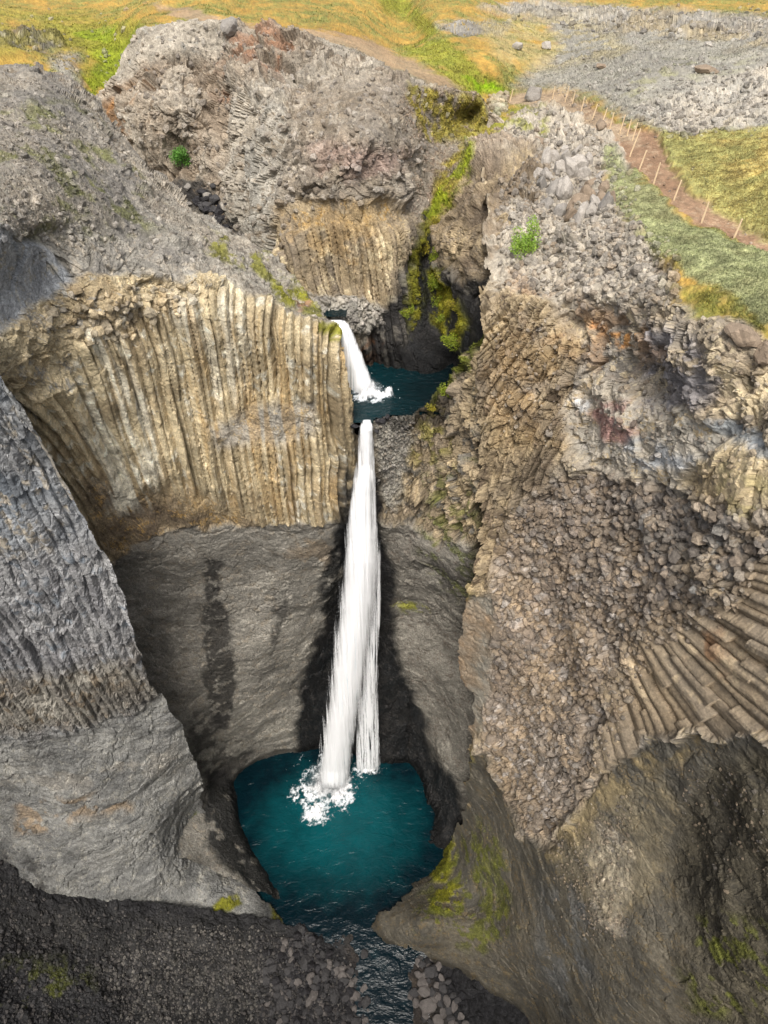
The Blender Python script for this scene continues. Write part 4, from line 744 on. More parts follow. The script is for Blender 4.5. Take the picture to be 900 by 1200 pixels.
def mat_foam():
    m, nt, b, out = new_mat('foam'); b.inputs['Base Color'].default_value = (.9, .93, .95, 1); b.inputs['Roughness'].default_value = .7
    return m
M_FOAM = mat_foam()
def foam(cx, cy, cz, rx, ry, seed, label, step=.035, lobes=(), lift=.35, thr=.15):
    xs = np.arange(-rx * 1.6, rx * 1.6, step); ys = np.arange(-ry * 1.6, ry * 1.6, step)
    x, y = np.meshgrid(xs, ys); x = x.astype(f32); y = y.astype(f32)
    n = fbm(x, y, x * 0, 1.5, 6, .62, seed); n2 = fbm(x, y, x * 0, 5, 3, .6, seed + 3)
    r = np.sqrt((x / rx) ** 2 + (y / ry) ** 2)
    for (lx, ly, lr) in lobes: r = np.minimum(r, np.sqrt((x - lx) ** 2 + (y - ly) ** 2) / lr)
    v = 1.0 - r + n * .75 + n2 * .25
    z = .03 + np.clip(v, 0, 1.5) * lift * (.6 + .5 * n2) * sm(.25, .9, v)
    keep = (v > thr - .45)
    idx = -np.ones(x.shape, np.int64); fk = keep[:-1, :-1] & keep[1:, :-1] & keep[:-1, 1:] & keep[1:, 1:]
    used = np.zeros(x.shape, bool); used[:-1, :-1] |= fk; used[1:, :-1] |= fk; used[:-1, 1:] |= fk; used[1:, 1:] |= fk
    idx[used] = np.arange(used.sum()); q = np.stack([idx[:-1, :-1][fk], idx[:-1, 1:][fk], idx[1:, 1:][fk], idx[1:, :-1][fk]], -1)
    co = np.stack([x[used] + cx, y[used] + cy, z[used] + cz], -1)
    # droplets thrown up round the splash
    rr = np.random.RandomState(int(seed)); nd = 350
    ang = rr.rand(nd) * 6.283; rad = np.abs(rr.randn(nd)) * .55 + .2
    dx = np.cos(ang) * rad * rx; dy = np.sin(ang) * rad * ry; dz = np.abs(rr.randn(nd)) * .5 * np.exp(-rad)
    s = .005 + .012 * rr.rand(nd) ** 2
    b = 0; T = np.array([(1, 1, 1), (1, -1, -1), (-1, 1, -1), (-1, -1, 1)], float)
    dco = (np.stack([dx + cx, dy + cy, dz + cz + .05], -1)[:, None, :] + T[None] * s[:, None, None]).reshape(-1, 3)
    k = b + np.arange(nd)[:, None] * 4
    dq = np.concatenate([k + np.array([[0, 1, 2, 2]]), k + np.array([[0, 3, 1, 1]]), k + np.array([[0, 2, 3, 3]]), k + np.array([[1, 3, 2, 2]])])
    o = obj_from_np('foam', co, q, M_FALL, None, None, True, 'stuff', label)
    lace = 1 - np.abs(fbm(x, y, x * 0, 2.6, 4, .6, seed + 9)) * 2.2
    al = sm(thr - .45, thr + .75, v + .6 * (lace - .5)) * sm(-.4, .8, v + lace * .5)
    add_attr(o.data, 'alpha', al[used]); add_attr(o.data, 'tint', sm(.8, 0, v[used]) * .5)
    tri = dq[:, :3]
    o2 = obj_from_np('water_spray', dco, tri, M_FOAM, None, None, False, 'stuff', label.replace('foam', 'spray drops'))
    return o
p0 = at_z(388, 915, 0)
foam(p0[0] - .1, p0[1] - .35, 0, 1.9, 1.9, 3, 'white foam boiling where the tall waterfall hits the teal pool', lobes=((-1.3, -.7, 1.3), (-.8, -1.9, 1.1), (.5, -.5, 1.2), (.1, .3, .9), (-.9, -2.3, .9)), lift=.35)
p1 = at_z(432, 903, 0)
foam(p1[0], p1[1], 0, .95, .32, 7, 'thin line of white foam under the veil of the tall waterfall', lift=.2, thr=.25)
p2 = at_z(432, 464, 31)
foam(p2[0] + .1, p2[1] + .1, 31, .9, .55, 9, 'white foam where the upper waterfall lands in the small pool', lift=.4, step=.03, lobes=((.8, .1, .35),))
p3 = at_z(497, 466, 31); #foam(p3[0], p3[1], 31, .16, .05, 12, 'small streak of white foam at the edge of the upper pool', lift=.05, step=.03, thr=.4)
p4 = at_z(501, 1192, -1.2); foam(p4[0], p4[1], pool_z(np.array(0.), np.array(p4[1])), .22, .55, 15, 'small white rapid in the outlet stream beside the grey rock pile', lift=.1, step=.03, thr=.5)
#p5 = at_z(474, 914, 0)
#foam(p5[0], p5[1], 0, .3, .12, 18, 'small foam fleck near the right edge of the teal pool', lift=.03, step=.03, thr=.6)

def mist(label, c, r, dens):
    m = bpy.data.materials.new('mist'); m.use_nodes = True; nt = m.node_tree; nt.nodes.clear(); L = nt.links
    out = nt.nodes.new('ShaderNodeOutputMaterial'); pv = nt.nodes.new('ShaderNodeVolumePrincipled'); L.new(pv.outputs[0], out.inputs['Volume'])
    pv.inputs['Color'].default_value = (.95, .97, 1, 1); pv.inputs['Anisotropy'].default_value = .1
    tc = nt.nodes.new('ShaderNodeTexCoord'); ln = nt.nodes.new('ShaderNodeVectorMath'); ln.operation = 'LENGTH'; L.new(tc.outputs['Object'], ln.inputs[0])
    mr = nt.nodes.new('ShaderNodeMapRange'); mr.interpolation_type = 'SMOOTHSTEP'; mr.inputs['From Min'].default_value = .95; mr.inputs['From Max'].default_value = .1; mr.inputs['To Max'].default_value = dens; L.new(ln.outputs['Value'], mr.inputs['Value'])
    n = noise_node(nt, 3.0, 3, .6, tc.outputs['Object']); mu = N(nt, 'ShaderNodeMath', operation='MULTIPLY'); L.new(mr.outputs[0], mu.inputs[0]); L.new(n.outputs[0], mu.inputs[1]); L.new(mu.outputs[0], pv.inputs['Density'])
    v, f = ico(3); me = bpy.data.meshes.new('mist'); me.from_pydata([tuple(a) for a in v.tolist()], [], f.tolist()); me.materials.append(m)
    o = bpy.data.objects.new('mist', me); C.objects.link(o); o.location = c; o.scale = r; o['kind'] = 'stuff'; o['label'] = label
mist('soft spray mist hanging where the tall waterfall hits the pool', (p0[0] - .1, p0[1] - .5, .5), (2.1, 1.9, 2.0), 1.1)
mist('soft spray mist at the foot of the short upper waterfall', (p2[0], p2[1] + .1, 31.2), (.9, .7, .9), 1.4)

# ------------------------------------------------------------------ stones
ICO = {k: ico(k) for k in (1, 2, 3, 4)}
def stone_shape(sub, rs, nplanes=11, flat=(1, .85, .65), rough=.03):
    v, f = ICO[sub]
    n = rs.randn(nplanes, 3); n /= np.linalg.norm(n, axis=1, keepdims=True); n = np.concatenate([n, -n[:5]])
    d = .62 + .38 * rs.rand(len(n))
    r = np.min(np.where(v @ n.T > .05, d[None] / np.maximum(v @ n.T, .05), 9), axis=1)
    r = np.minimum(r, 1.15)
    p = v * r[:, None]
    if rough:
        nz = fbm(p[:, 0], p[:, 1], p[:, 2], 3.0, 3, .6, float(rs.rand() * 50)); p = p * (1 + rough * 2 * nz)[:, None]
    return (p * np.array(flat)).astype(f32), f
def rotm(rs, tilt=1.0):
    a = rs.rand(3) * 6.283; a[:2] = (rs.rand(2) - .5) * 2.2 * tilt
    ca, sa = np.cos(a), np.sin(a)
    Rx = np.array([[1, 0, 0], [0, ca[0], -sa[0]], [0, sa[0], ca[0]]]); Ry = np.array([[ca[1], 0, sa[1]], [0, 1, 0], [-sa[1], 0, ca[1]]]); Rz = np.array([[ca[2], -sa[2], 0], [sa[2], ca[2], 0], [0, 0, 1]])
    return Rz @ Ry @ Rx
def scatter(name, label, regions, seed, sub=1, var=14):
    """loose stones nobody could count; regions: (patch label, polygon, number, smin, smax, colours, sink)"""
    rs = np.random.RandomState(seed); shapes = [stone_shape(sub, rs, 9, (1, .8 + .2 * rs.rand(), .5 + .4 * rs.rand()), .0 if sub == 1 else .03) for _ in range(var)]
    cos, fs, cs = [], [], []; base = 0
    for (pl, poly, num, s0, s1, cols, sink) in regions:
        p = PATCH[pl]; xs = [a[0] for a in poly]; ys = [a[1] for a in poly]
        qx = rs.uniform(min(xs), max(xs), num * 3); qy = rs.uniform(min(ys), max(ys), num * 3)
        ins = np.nonzero(sdist(qx.astype(f32), qy.astype(f32), poly) + 8 * rs.randn(len(qx)) > 0)[0][:num]
        for k in ins:
            j = min(np.searchsorted(p['gx'], qx[k]), len(p['gx']) - 1); i = min(np.searchsorted(p['gy'], qy[k]), len(p['gy']) - 1)
            if not p['keep'][i, j]: continue
            P = p['P'][i, j]; nn = p['n'][i, j]
            s = s0 * (s1 / s0) ** (rs.rand() ** 2.0)
            v, f = shapes[rs.randint(var)]
            R = rotm(rs) * s
            cos.append(v @ R.T + P + nn * s * sink); fs.append(f + base); base += len(v)
            c = (cols[rs.randint(len(cols))] * ALB * .45 + p['col'][i, j] * .55) * (.75 + .5 * rs.rand())
            cs.append(np.broadcast_to(c, (len(v), 3)))
    co = np.concatenate(cos); o = obj_from_np(name, co, np.concatenate(fs), M_ROCK, np.concatenate(cs), np.zeros(len(co), f32), False, 'stuff', label)
    print(name, len(co), round(time.time() - T0, 1)); return o

W1 = lin(178, 170, 160); W2 = lin(152, 146, 138); W3 = lin(120, 114, 110); W4 = lin(160, 142, 122); BK = lin(62, 60, 62); BK2 = lin(90, 88, 88)
scatter('rubble', 'small loose stones strewn over the dark slope at the lower left', [
    ('T', [(200, 1085), (330, 1098), (400, 1130), (430, 1195), (150, 1200), (120, 1130)], 4200, .04, .15, [BK2, W3, W2, W2], .1),
    ('A', [(-20, 975), (0, 972), (60, 1052), (200, 1066), (340, 1085), (345, 1098), (200, 1080), (60, 1070), (-20, 1000)], 900, .05, .15, [BK, BK2, W3], .0),
    ('T', [(-20, 1000), (60, 1065), (200, 1080), (150, 1200), (-20, 1200)], 3200, .04, .16, [BK, BK2, W3], .1),
    ('T', [(300, 1100), (350, 1098), (440, 1180), (440, 1200), (300, 1200)], 2600, .08, .2, [BK, BK2, BK, W3], .25)], 201)
scatter('rubble', 'pale loose stones lying on the rim and moor right of the gorge', [
    ('F', [(590, 150), (640, 130), (700, 150), (725, 200), (740, 260), (800, 330), (800, 360), (700, 340), (600, 330), (580, 220)], 3200, .06, .26, [W1, W2, W4, W3], .15),
    ('F', [(745, 130), (830, 96), (905, 80), (905, 150), (850, 152), (800, 168)], 360, .08, .3, [W1, W2, W3], .15),
    ('F', [(560, 6), (905, 20), (905, 56), (700, 42)], 240, .15, .5, [W1, W2, W3], .1),
    ('F', [(640, 60), (905, 60), (905, 130), (760, 150), (650, 110)], 700, .06, .25, [W1, W2], .1),
    ('F', [(600, 112), (700, 130), (770, 160), (905, 280), (905, 300), (760, 210), (690, 145)], 200, .03, .1, [W1, W4], .2),
    ('F', [(0, 5), (140, 10), (150, 90), (0, 60)], 50, .12, .4, [W1, W2], .1),
    ('F', [(572, 118), (592, 112), (594, 130), (575, 134)], 60, .2, .5, [lin(200, 196, 190), W1], .3)], 202)
scatter('rubble', 'loose stones caught on the right hand wall among the broken columns', [
    ('F', [(590, 600), (700, 555), (880, 610), (880, 690), (760, 760), (690, 920), (620, 960), (580, 860)], 5200, .07, .26, [W3, W4, BRN, W2], .15),
    ('F', [(690, 560), (905, 600), (905, 650), (800, 680)], 380, .12, .30, [W2, W4, BRN, W3], .25),
    ('F', [(640, 990), (740, 930), (740, 1090), (690, 1100)], 700, .04, .12, [W3, W4, BRN], .15),
    ('F', [(790, 900), (905, 900), (905, 1050), (800, 1000)], 200, .04, .12, [W3, W4], .1),
    ('F', [(580, 330), (720, 340), (900, 400), (900, 560), (700, 540), (570, 500)], 900, .05, .2, [W3, W4, BRN, W1], .1)], 203)
scatter('rubble', 'weathered stones scattered over the grey slope above the tan columns', [
    ('BC', [(0, 90), (90, 110), (220, 250), (390, 380), (250, 310), (0, 270)], 900, .05, .2, [W1, W2, W3], .1),
    ('BC', [(30, 370), (230, 325), (230, 350), (100, 400)], 260, .08, .3, [TAN, TAN2, W2], .1)], 204)
scatter('rubble', 'stones littering the rounded cliff and the brown ravine behind the falls', [
    ('D', [(150, 30), (320, 34), (520, 108), (540, 150), (440, 230), (350, 230), (330, 300), (260, 280), (150, 130)], 1300, .06, .3, [W1, W2, W3, BRN], .1),
    ('D', [(350, 352), (450, 370), (450, 384), (380, 378)], 120, .1, .26, [W1, W2], .2)], 205)
scatter('rubble', 'small stones at the top of the dark buttress beside the falls', [
    ('H', [(438, 488), (484, 486), (470, 560), (448, 580)], 380, .05, .13, [W3, W2, BRN], .2)], 206)

MESHES = {}
def rock_mesh(i, sub=3):
    if i not in MESHES:
        rs = np.random.RandomState(900 + i)
        v, f = stone_shape(sub, rs, 12, (1, .75 + .25 * rs.rand(), .6 + .3 * rs.rand()), .035)
        MESHES[i] = (v, f)
    return MESHES[i]
MATS = {}
def plain_mat(name, c, rough=.9, bump=.03, scale=9, var=.3):
    k = name
    if k in MATS: return MATS[k]
    m, nt, b, out = new_mat(name); L = nt.links; tc = N(nt, 'ShaderNodeTexCoord')
    n = noise_node(nt, scale, 6, .65, tc.outputs['Object']); n2 = noise_node(nt, scale * .25, 4, .6, tc.outputs['Object'])
    r = N(nt, 'ShaderNodeValToRGB'); r.color_ramp.elements[0].position = .3; r.color_ramp.elements[1].position = .72
    r.color_ramp.elements[0].color = (*(np.array(c) * (1 - var)), 1); r.color_ramp.elements[1].color = (*np.clip(np.array(c) * (1 + var), 0, .9), 1)
    a = N(nt, 'ShaderNodeMath', operation='MULTIPLY_ADD'); L.new(n.outputs[0], a.inputs[0]); a.inputs[1].default_value = .5
    h = N(nt, 'ShaderNodeMath', operation='MULTIPLY'); L.new(n2.outputs[0], h.inputs[0]); h.inputs[1].default_value = .5; L.new(h.outputs[0], a.inputs[2])
    L.new(a.outputs[0], r.inputs[0]); L.new(r.outputs[0], b.inputs['Base Color']); b.inputs['Roughness'].default_value = rough; b.inputs['Specular IOR Level'].default_value = .2
    bp = N(nt, 'ShaderNodeBump'); bp.inputs['Distance'].default_value = bump; L.new(n.outputs[0], bp.inputs['Height']); L.new(bp.outputs[0], b.inputs['Normal'])
    MATS[k] = m; return m
MR = {'pale': plain_mat('pale_stone', W1 * .8), 'grey': plain_mat('grey_stone', W2 * .8), 'mid': plain_mat('slate_stone', W3 * .75), 'brown': plain_mat('brown_stone', W4 * .7), 'dark': plain_mat('dark_stone', BK2 * .6), 'black': plain_mat('wet_black_stone', BK * .6, .35)}
BASE = {}
def rock(label, group, pos, size, mat, seed, stretch=(1, 1, 1), tilt=.6, name='boulder', cat='boulder'):
    i = seed % 16; key = (i, mat)
    if key not in BASE:
        v, f = rock_mesh(i); me = bpy.data.meshes.new(name); me.from_pydata([tuple(x) for x in v.tolist()], [], f.tolist())
        me.polygons.foreach_set('use_smooth', np.zeros(len(f), bool)); me.materials.append(MR[mat]); me.update(); BASE[key] = me
    o = bpy.data.objects.new(name, BASE[key]); C.objects.link(o)
    rs = np.random.RandomState(seed + 5)
    o.location = pos; o.scale = [size * s for s in stretch]; o.rotation_euler = ((rs.rand() - .5) * tilt, (rs.rand() - .5) * tilt, rs.rand() * 6.28)
    o['label'] = label; o['category'] = cat
    if group: o['group'] = group
    return o
def rock_px(key, px, py, wpx, label, group, mat, seed, stretch=(1, 1, 1), sink=.25, tilt=.6):
    P, n, k = lookup(key, px, py)
    t = np.linalg.norm(P - np.array([0, 0, CAM_H])); s = wpx * t / FPX / 2
    return rock(label, group, P + n * s * sink, s * 1.08, mat, seed, stretch, tilt)
# single boulders one can point to
for a in [
    ('D', 273, 36, 19, 'lone grey boulder at the top edge of the brown ravine wall beside the path', None, 'grey', 3, (1, 1, .8), .45),
    ('F', 625, 116, 20, 'large pale boulder standing by the far end of the dirt path', None, 'grey', 6, (1, 1, .85), .5),
    ('F', 605, 57, 11, 'pale boulder left of its twin on the golden grass spur', None, 'pale', 8, (1, 1, .8), .5),
    ('F', 639, 57, 12, 'pale boulder right of its twin on the golden grass spur', None, 'pale', 12, (1, 1, .9), .5),
    ('F', 632, 167, 15, 'rust brown flat boulder on the scree behind the pale crag', None, 'brown', 15, (1, 1, .5), .3),
    ('F', 704, 78, 9, 'small brown boulder alone on the grey gravel flat', None, 'brown', 17, (1, 1, .8), .4),
    ('F', 876, 396, 42, 'big rounded brown boulder half buried under the grassy rim on the right', None, 'brown', 21, (1, .9, .75), .05),
    ('F', 899, 412, 34, 'brown boulder wedged beside the biggest one below the grassy rim', None, 'brown', 24, (1, .9, 1), .05),
    ('F', 706, 157, 12, 'reddish brown stone beside the path posts', None, 'brown', 26, (1, 1, .9), .4),
    ('F', 561, 668, 1, None, None, 'grey', 1, (1, 1, 1), 0),
    ('F', 826, 84, 16, 'brown rock on the grey gravel near the upper right', None, 'brown', 28, (1.4, 1, .7), .4),
    ('D', 569, 238, 1, None, None, 'grey', 1, (1, 1, 1), 0),
]:
    if a[4]: rock_px(a[0], a[1], a[2], a[3], a[4], a[5], a[6], a[7], a[8], a[9])
rs = np.random.RandomState(77)
# blocky crag at the right rim: broken column heads
crag = [(638, 196, 14), (650, 188, 15), (662, 192, 15), (676, 184, 15), (690, 190, 12), (640, 212, 16), (648, 226, 20), (655, 208, 16), (668, 206, 20), (674, 196, 22), (684, 204, 16), (692, 214, 14), (664, 226, 22), (676, 236, 24), (656, 246, 20), (686, 228, 18), (696, 240, 22), (704, 232, 16), (708, 244, 18), (668, 250, 20), (682, 256, 20), (632, 206, 12), (634, 222, 14), (700, 206, 14), (660, 180, 11), (706, 218, 13), (640, 240, 16), (716, 232, 12), (694, 254, 14)]
for i, (x, y, w) in enumerate(crag):
    rock_px('F', x, y, w * 1.05, 'pale block of the broken crag on the right hand rim', 'blocks of the pale crag on the rim', ['pale', 'brown', 'grey', 'brown'][i % 4] if y > 212 else 'pale', 100 + i, (.85, .85, 1.3 + .9 * rs.rand()), .10 + .2 * rs.rand(), .9)
# dark boulders jammed in the ravine
for i in range(40):
    u = rs.rand(); x = 232 + 38 * u + rs.randn() * 5; y = 228 + 42 * u + rs.randn() * 7
    rock_px('D', x, y, rs.uniform(6, 13), 'dark boulder jammed in the ravine bed above the upper waterfall', 'dark boulders in the ravine bed', 'black' if i % 3 else 'dark', 200 + i, (1, 1, .8), .3 + .3 * rs.rand())
for i, (x, y, w) in enumerate([(241, 229, 13), (222, 222, 9), (270, 272, 8), (219, 237, 7)]):
    rock_px('D', x, y, w, 'paler grey boulder at the head of the dark ravine boulders', 'paler boulders in the ravine', 'grey', 260 + i, (1, 1, .8), .5)
# grey rocks on the right bank of the outlet stream
pile = [(506, 1141, 17), (497, 1153, 12), (500, 1162, 16), (487, 1163, 12), (488, 1175, 10), (505, 1177, 20), (496, 1132, 10), (514, 1133, 10), (518, 1147, 11), (520, 1160, 12), (512, 1168, 10), (524, 1172, 12), (530, 1166, 9), (532, 1180, 11), (520, 1186, 12), (528, 1192, 11), (540, 1190, 10), (515, 1195, 12), (494, 1124, 8), (508, 1124, 9), (500, 1189, 9), (536, 1172, 8), (512, 1155, 9), (491, 1144, 9), (525, 1152, 9), (545, 1198, 9), (482, 1168, 8), (507, 1200, 12), (532, 1202, 12)]
for i, (x, y, w) in enumerate(pile):
    rock_px('T', x, y, w * .8, 'grey angular rock in the heap right of the outlet stream', 'grey rocks heaped on the right bank of the stream', 'mid' if i % 3 else 'dark', 300 + i, (1, 1, .75), .35 + .3 * rs.rand())
for i in range(50):
    x = rs.uniform(488, 545); y = rs.uniform(1120, 1200)
    if (x - 488) * 1.35 > (y - 1112) or (500 - x) > (y - 1118): continue
    rock_px('T', x, y, rs.uniform(5, 9), 'small grey rock in the heap right of the outlet stream', 'small grey rocks in the right bank heap', 'mid' if i % 2 else 'dark', 340 + i, (1, 1, .75), .4)
# black rocks on the left bank
n = 0
while n < 124:
    x = rs.uniform(310, 440); y = rs.uniform(1088, 1200)
    if x - 350 > (y - 1085) * 1.25 - 5 or x > 432 or (x < 345 and y < 1105): continue
    n += 1
    rock_px('T', x, y, rs.uniform(6, 11), 'dark angular rock on the stony left bank of the outlet stream', 'dark rocks on the left bank of the stream', ['black', 'dark', 'dark', 'mid'][n % 4], 400 + n, (1, 1, .8), .35)
for i, (x, y, w) in enumerate([(424, 1119, 9), (461, 1189, 9), (447, 1181, 8)]):
    rock_px('T', x, y, w, ['dark wet stone in the stream just below the pool outlet', 'pale topped wet stone in mid stream near the bottom', 'dark wet stone in mid stream, left of the pale topped one'][i], 'stones standing in the stream', 'dark' if i != 1 else 'grey', 560 + i, (1, 1, .8), 1.0)

for i, (k_, x, y, w) in enumerate([('BC', 413, 497, 11), ('H', 445, 491, 11), ('H', 453, 487, 8), ('H', 441, 500, 7)]):
    rock_px(k_, x, y, w, ['black wet rock left of the brink of the tall waterfall', 'largest black wet rock right of the brink of the tall waterfall', 'small black rock farther right of the tall waterfall brink', 'small black rock just under the right side of the tall waterfall brink'][i], 'wet rocks at the brink of the tall waterfall', 'black', 700 + i, (1, 1, .8), .1)

# ------------------------------------------------------------------ posts along the path
M_WOOD = plain_mat('pale_wood', (.62, .47, .30), .8, .004, 30, .2)
posts = [(597, 116.5, 9.5), (646.5, 114.5, 10.5), (661, 118, 13), (669.5, 121, 11), (680.5, 128.5, 12), (693, 138.5, 13), (705.5, 140.5, 11.5), (714.5, 148, 13), (726, 153.5, 15), (734, 156.5, 14), (740, 163, 15), (737.5, 182, 24), (749, 195, 17), (765, 213, 19), (789.5, 231, 18), (822.5, 258, 19), (858.5, 279, 20)]
ordn = ['nearest', 'second nearest', 'third', 'fourth', 'fifth', 'sixth', 'seventh', 'eighth', 'ninth', 'tenth', 'eleventh', 'twelfth', 'thirteenth', 'fourteenth', 'fifteenth', 'sixteenth', 'farthest']
for i, (x, y, h) in enumerate(posts[::-1]):
    P, nn, k = lookup('F', x, y)
    t = np.linalg.norm(P - np.array([0, 0, CAM_H])); hh = h * t / FPX * 1.06; r = .032
    bm = bmesh.new(); lx = [.10, .07, .12, .08, .16, .2][i % 6] * hh; rings = []
    for k in range(5):
        z = -.15 + (hh + .15) * k / 4; ring = []
        for j in range(6):
            a = j * math.pi / 3; rr = r * (1.12 - .2 * k / 4) * (1 + .08 * math.sin(j * 2.3 + k))
            ring.append(bm.verts.new((math.cos(a) * rr + lx * max(z, 0) / hh, math.sin(a) * rr, z)))
        rings.append(ring)
    for k in range(4):
        for j in range(6): bm.faces.new((rings[k][j], rings[k][(j + 1) % 6], rings[k + 1][(j + 1) % 6], rings[k + 1][j]))
    tip = bm.verts.new((lx, 0, hh + .02))
    for j in range(6): bm.faces.new((rings[4][j], rings[4][(j + 1) % 6], tip))
    me = bpy.data.meshes.new('fence_post'); bm.to_mesh(me); bm.free(); me.materials.append(M_WOOD)
    o = bpy.data.objects.new('fence_post', me); C.objects.link(o); o.location = P
    if i in (0, 1): lab = ['thin wooden post by the dirt path, nearest to the right edge of the photo', 'thin wooden post by the dirt path, second from the right edge of the photo'][i]
    elif i == 16: lab = 'farthest thin wooden post, alone left of the large pale boulder'
    elif i == 5: lab = 'tallest leaning wooden post, at the bend of the dirt path'
    else: lab = '%s thin wooden post along the dirt path counted from the right' % ordn[i]
    o['label'] = lab; o['category'] = 'fence post'; o['group'] = 'wooden posts along the dirt path'

# ------------------------------------------------------------------ plants
def leaf_mat(name, c1, c2):
    m, nt, b, out = new_mat(name); L = nt.links; tc = N(nt, 'ShaderNodeTexCoord')
    n = noise_node(nt, 5.0, 4, .7, tc.outputs['Object']); r = N(nt, 'ShaderNodeValToRGB'); r.color_ramp.elements[0].position = .35; r.color_ramp.elements[1].position = .65
    r.color_ramp.elements[0].color = (*c1, 1); r.color_ramp.elements[1].color = (*c2, 1); L.new(n.outputs[0], r.inputs[0]); L.new(r.outputs[0], b.inputs['Base Color'])
    b.inputs['Roughness'].default_value = .6
    tr = N(nt, 'ShaderNodeBsdfTranslucent'); L.new(r.outputs[0], tr.inputs['Color']); mx = N(nt, 'ShaderNodeMixShader'); mx.inputs[0].default_value = .3
    L.new(b.outputs[0], mx.inputs[1]); L.new(tr.outputs[0], mx.inputs[2]); L.new(mx.outputs[0], out.inputs[0]); return m
LM = {'green': leaf_mat('bright_leaves', (.16, .30, .03), (.42, .58, .09)), 'dark': leaf_mat('green_leaves', (.07, .20, .03), (.20, .42, .07)), 'yellow': leaf_mat('yellow_leaves', (.20, .20, .02), (.52, .42, .05)), 'lime': leaf_mat('lime_leaves', (.13, .20, .01), (.38, .42, .04))}
M_STEM = plain_mat('brown_stem', (.12, .08, .05))
def shrub(key, px, py, wpx, hpx, label, mat, seed, hang=False, n=1500, lobes=9, group=None):
    P, nn, _ = lookup(key, px, py); rs = np.random.RandomState(seed)
    t = np.linalg.norm(P - np.array([0, 0, CAM_H])); W_ = wpx * t / FPX / 2; H_ = hpx * t / FPX / 2
    e = bpy.data.objects.new('shrub', None); C.objects.link(e); e.location = P; e['label'] = label; e['category'] = 'shrub'
    if group: e['group'] = group
    out = nn * W_ * .45
    cs = []
    for k in range(lobes):
        a = rs.rand() * 6.283; r = rs.rand() ** .5 * .7
        cs.append((np.array([math.cos(a) * r * W_, math.sin(a) * r * W_ * .6, (rs.rand() * 1.5 - (1.0 if hang else .1)) * H_ * .8]) + out, rs.uniform(.3, .55)))
    L = min(.16, max(.07, W_ * .13)); vs = []; fs = []
    for k in range(n):
        c, rr = cs[rs.randint(lobes)]
        d = rs.randn(3); d /= np.linalg.norm(d); p = c + d * rr * np.array([W_, W_ * .8, H_]) * rs.rand() ** .35
        a1 = rs.randn(3) * .7 + d; a1 /= np.linalg.norm(a1); a2 = np.cross(a1, rs.randn(3)); a2 /= np.linalg.norm(a2) + 1e-9
        l = L * rs.uniform(.6, 1.2); b = len(vs)
        vs += [p, p + a1 * l * .5 + a2 * l * .28, p + a1 * l, p + a1 * l * .5 - a2 * l * .28]; fs.append((b, b + 1, b + 2, b + 3))
    me = bpy.data.meshes.new('foliage'); me.from_pydata([tuple(v) for v in vs], [], fs); me.materials.append(LM[mat]); me.update()
    o = bpy.data.objects.new('foliage', me); C.objects.link(o); o.parent = e
    bm = bmesh.new()
    for c, rr in cs:
        p0 = np.zeros(3) - nn * .08; p1 = c; pm = (p0 + p1) / 2 + rs.randn(3) * .06; prev = None
        for q, (pp, r_) in enumerate(((p0, .025), (pm, .018), (p1, .008))):
            ring = [bm.verts.new(tuple(pp + np.array([math.cos(j * 1.57) * r_, math.sin(j * 1.57) * r_, 0]))) for j in range(4)]
            if prev:
                for j in range(4): bm.faces.new((prev[j], prev[(j + 1) % 4], ring[(j + 1) % 4], ring[j]))
            prev = ring
    me = bpy.data.meshes.new('stem'); bm.to_mesh(me); bm.free(); me.materials.append(M_STEM)
    o = bpy.data.objects.new('stem', me); C.objects.link(o); o.parent = e
    return e
shrub('F', 615, 298, 33, 44, 'round bright green shrub on the scree of the right hand rim', 'green', 1, n=2600, lobes=12)
shrub('D', 207, 190, 28, 26, 'small leafy green shrub low in the brown ravine', 'dark', 2, n=1500)
shrub('H', 522, 462, 17, 18, 'bright lime tuft at the lower end of the mossy ridge', 'lime', 3, n=900)
shrub('H', 503, 478, 11, 9, 'small yellowish tuft beside the edge of the upper pool', 'yellow', 4, n=400)
G_ = 'plants clinging in the dark wet gully'
shrub('D', 494, 280, 15, 28, 'yellow fern hanging left of the gully cleft', 'yellow', 5, True, 900, group=G_)
shrub('D', 509, 258, 14, 18, 'yellow fern at the top of the gully', 'yellow', 6, True, 700, group=G_)
shrub('D', 510, 292, 12, 22, 'yellow green fern below the topmost one, right of the gully cleft', 'lime', 7, True, 600, group=G_)
shrub('D', 517, 328, 20, 24, 'large lime green plant in the middle of the dark gully', 'lime', 8, True, 1100, group=G_)
shrub('D', 511, 356, 13, 26, 'lime green plant hanging under the large one in the gully', 'lime', 9, True, 700, group=G_)
shrub('D', 540, 354, 20, 14, 'yellow plant reaching right across the dark gully wall', 'yellow', 10, True, 700, group=G_)
shrub('D', 526, 372, 18, 12, 'low lime plant at the foot of the gully plants', 'lime', 11, True, 600, group=G_)
shrub('D', 467, 365, 11, 10, 'small lime plant on the dark columns left of the gully', 'lime', 12, True, 400, group=G_)
shrub('D', 477, 362, 8, 22, 'thin strip of yellow green moss fern in the left edge of the gully', 'lime', 13, True, 400, group=G_)
shrub('D', 545, 398, 30, 26, 'dark leafy lime plant low on the right side of the gully', 'lime', 14, True, 900, group=G_)

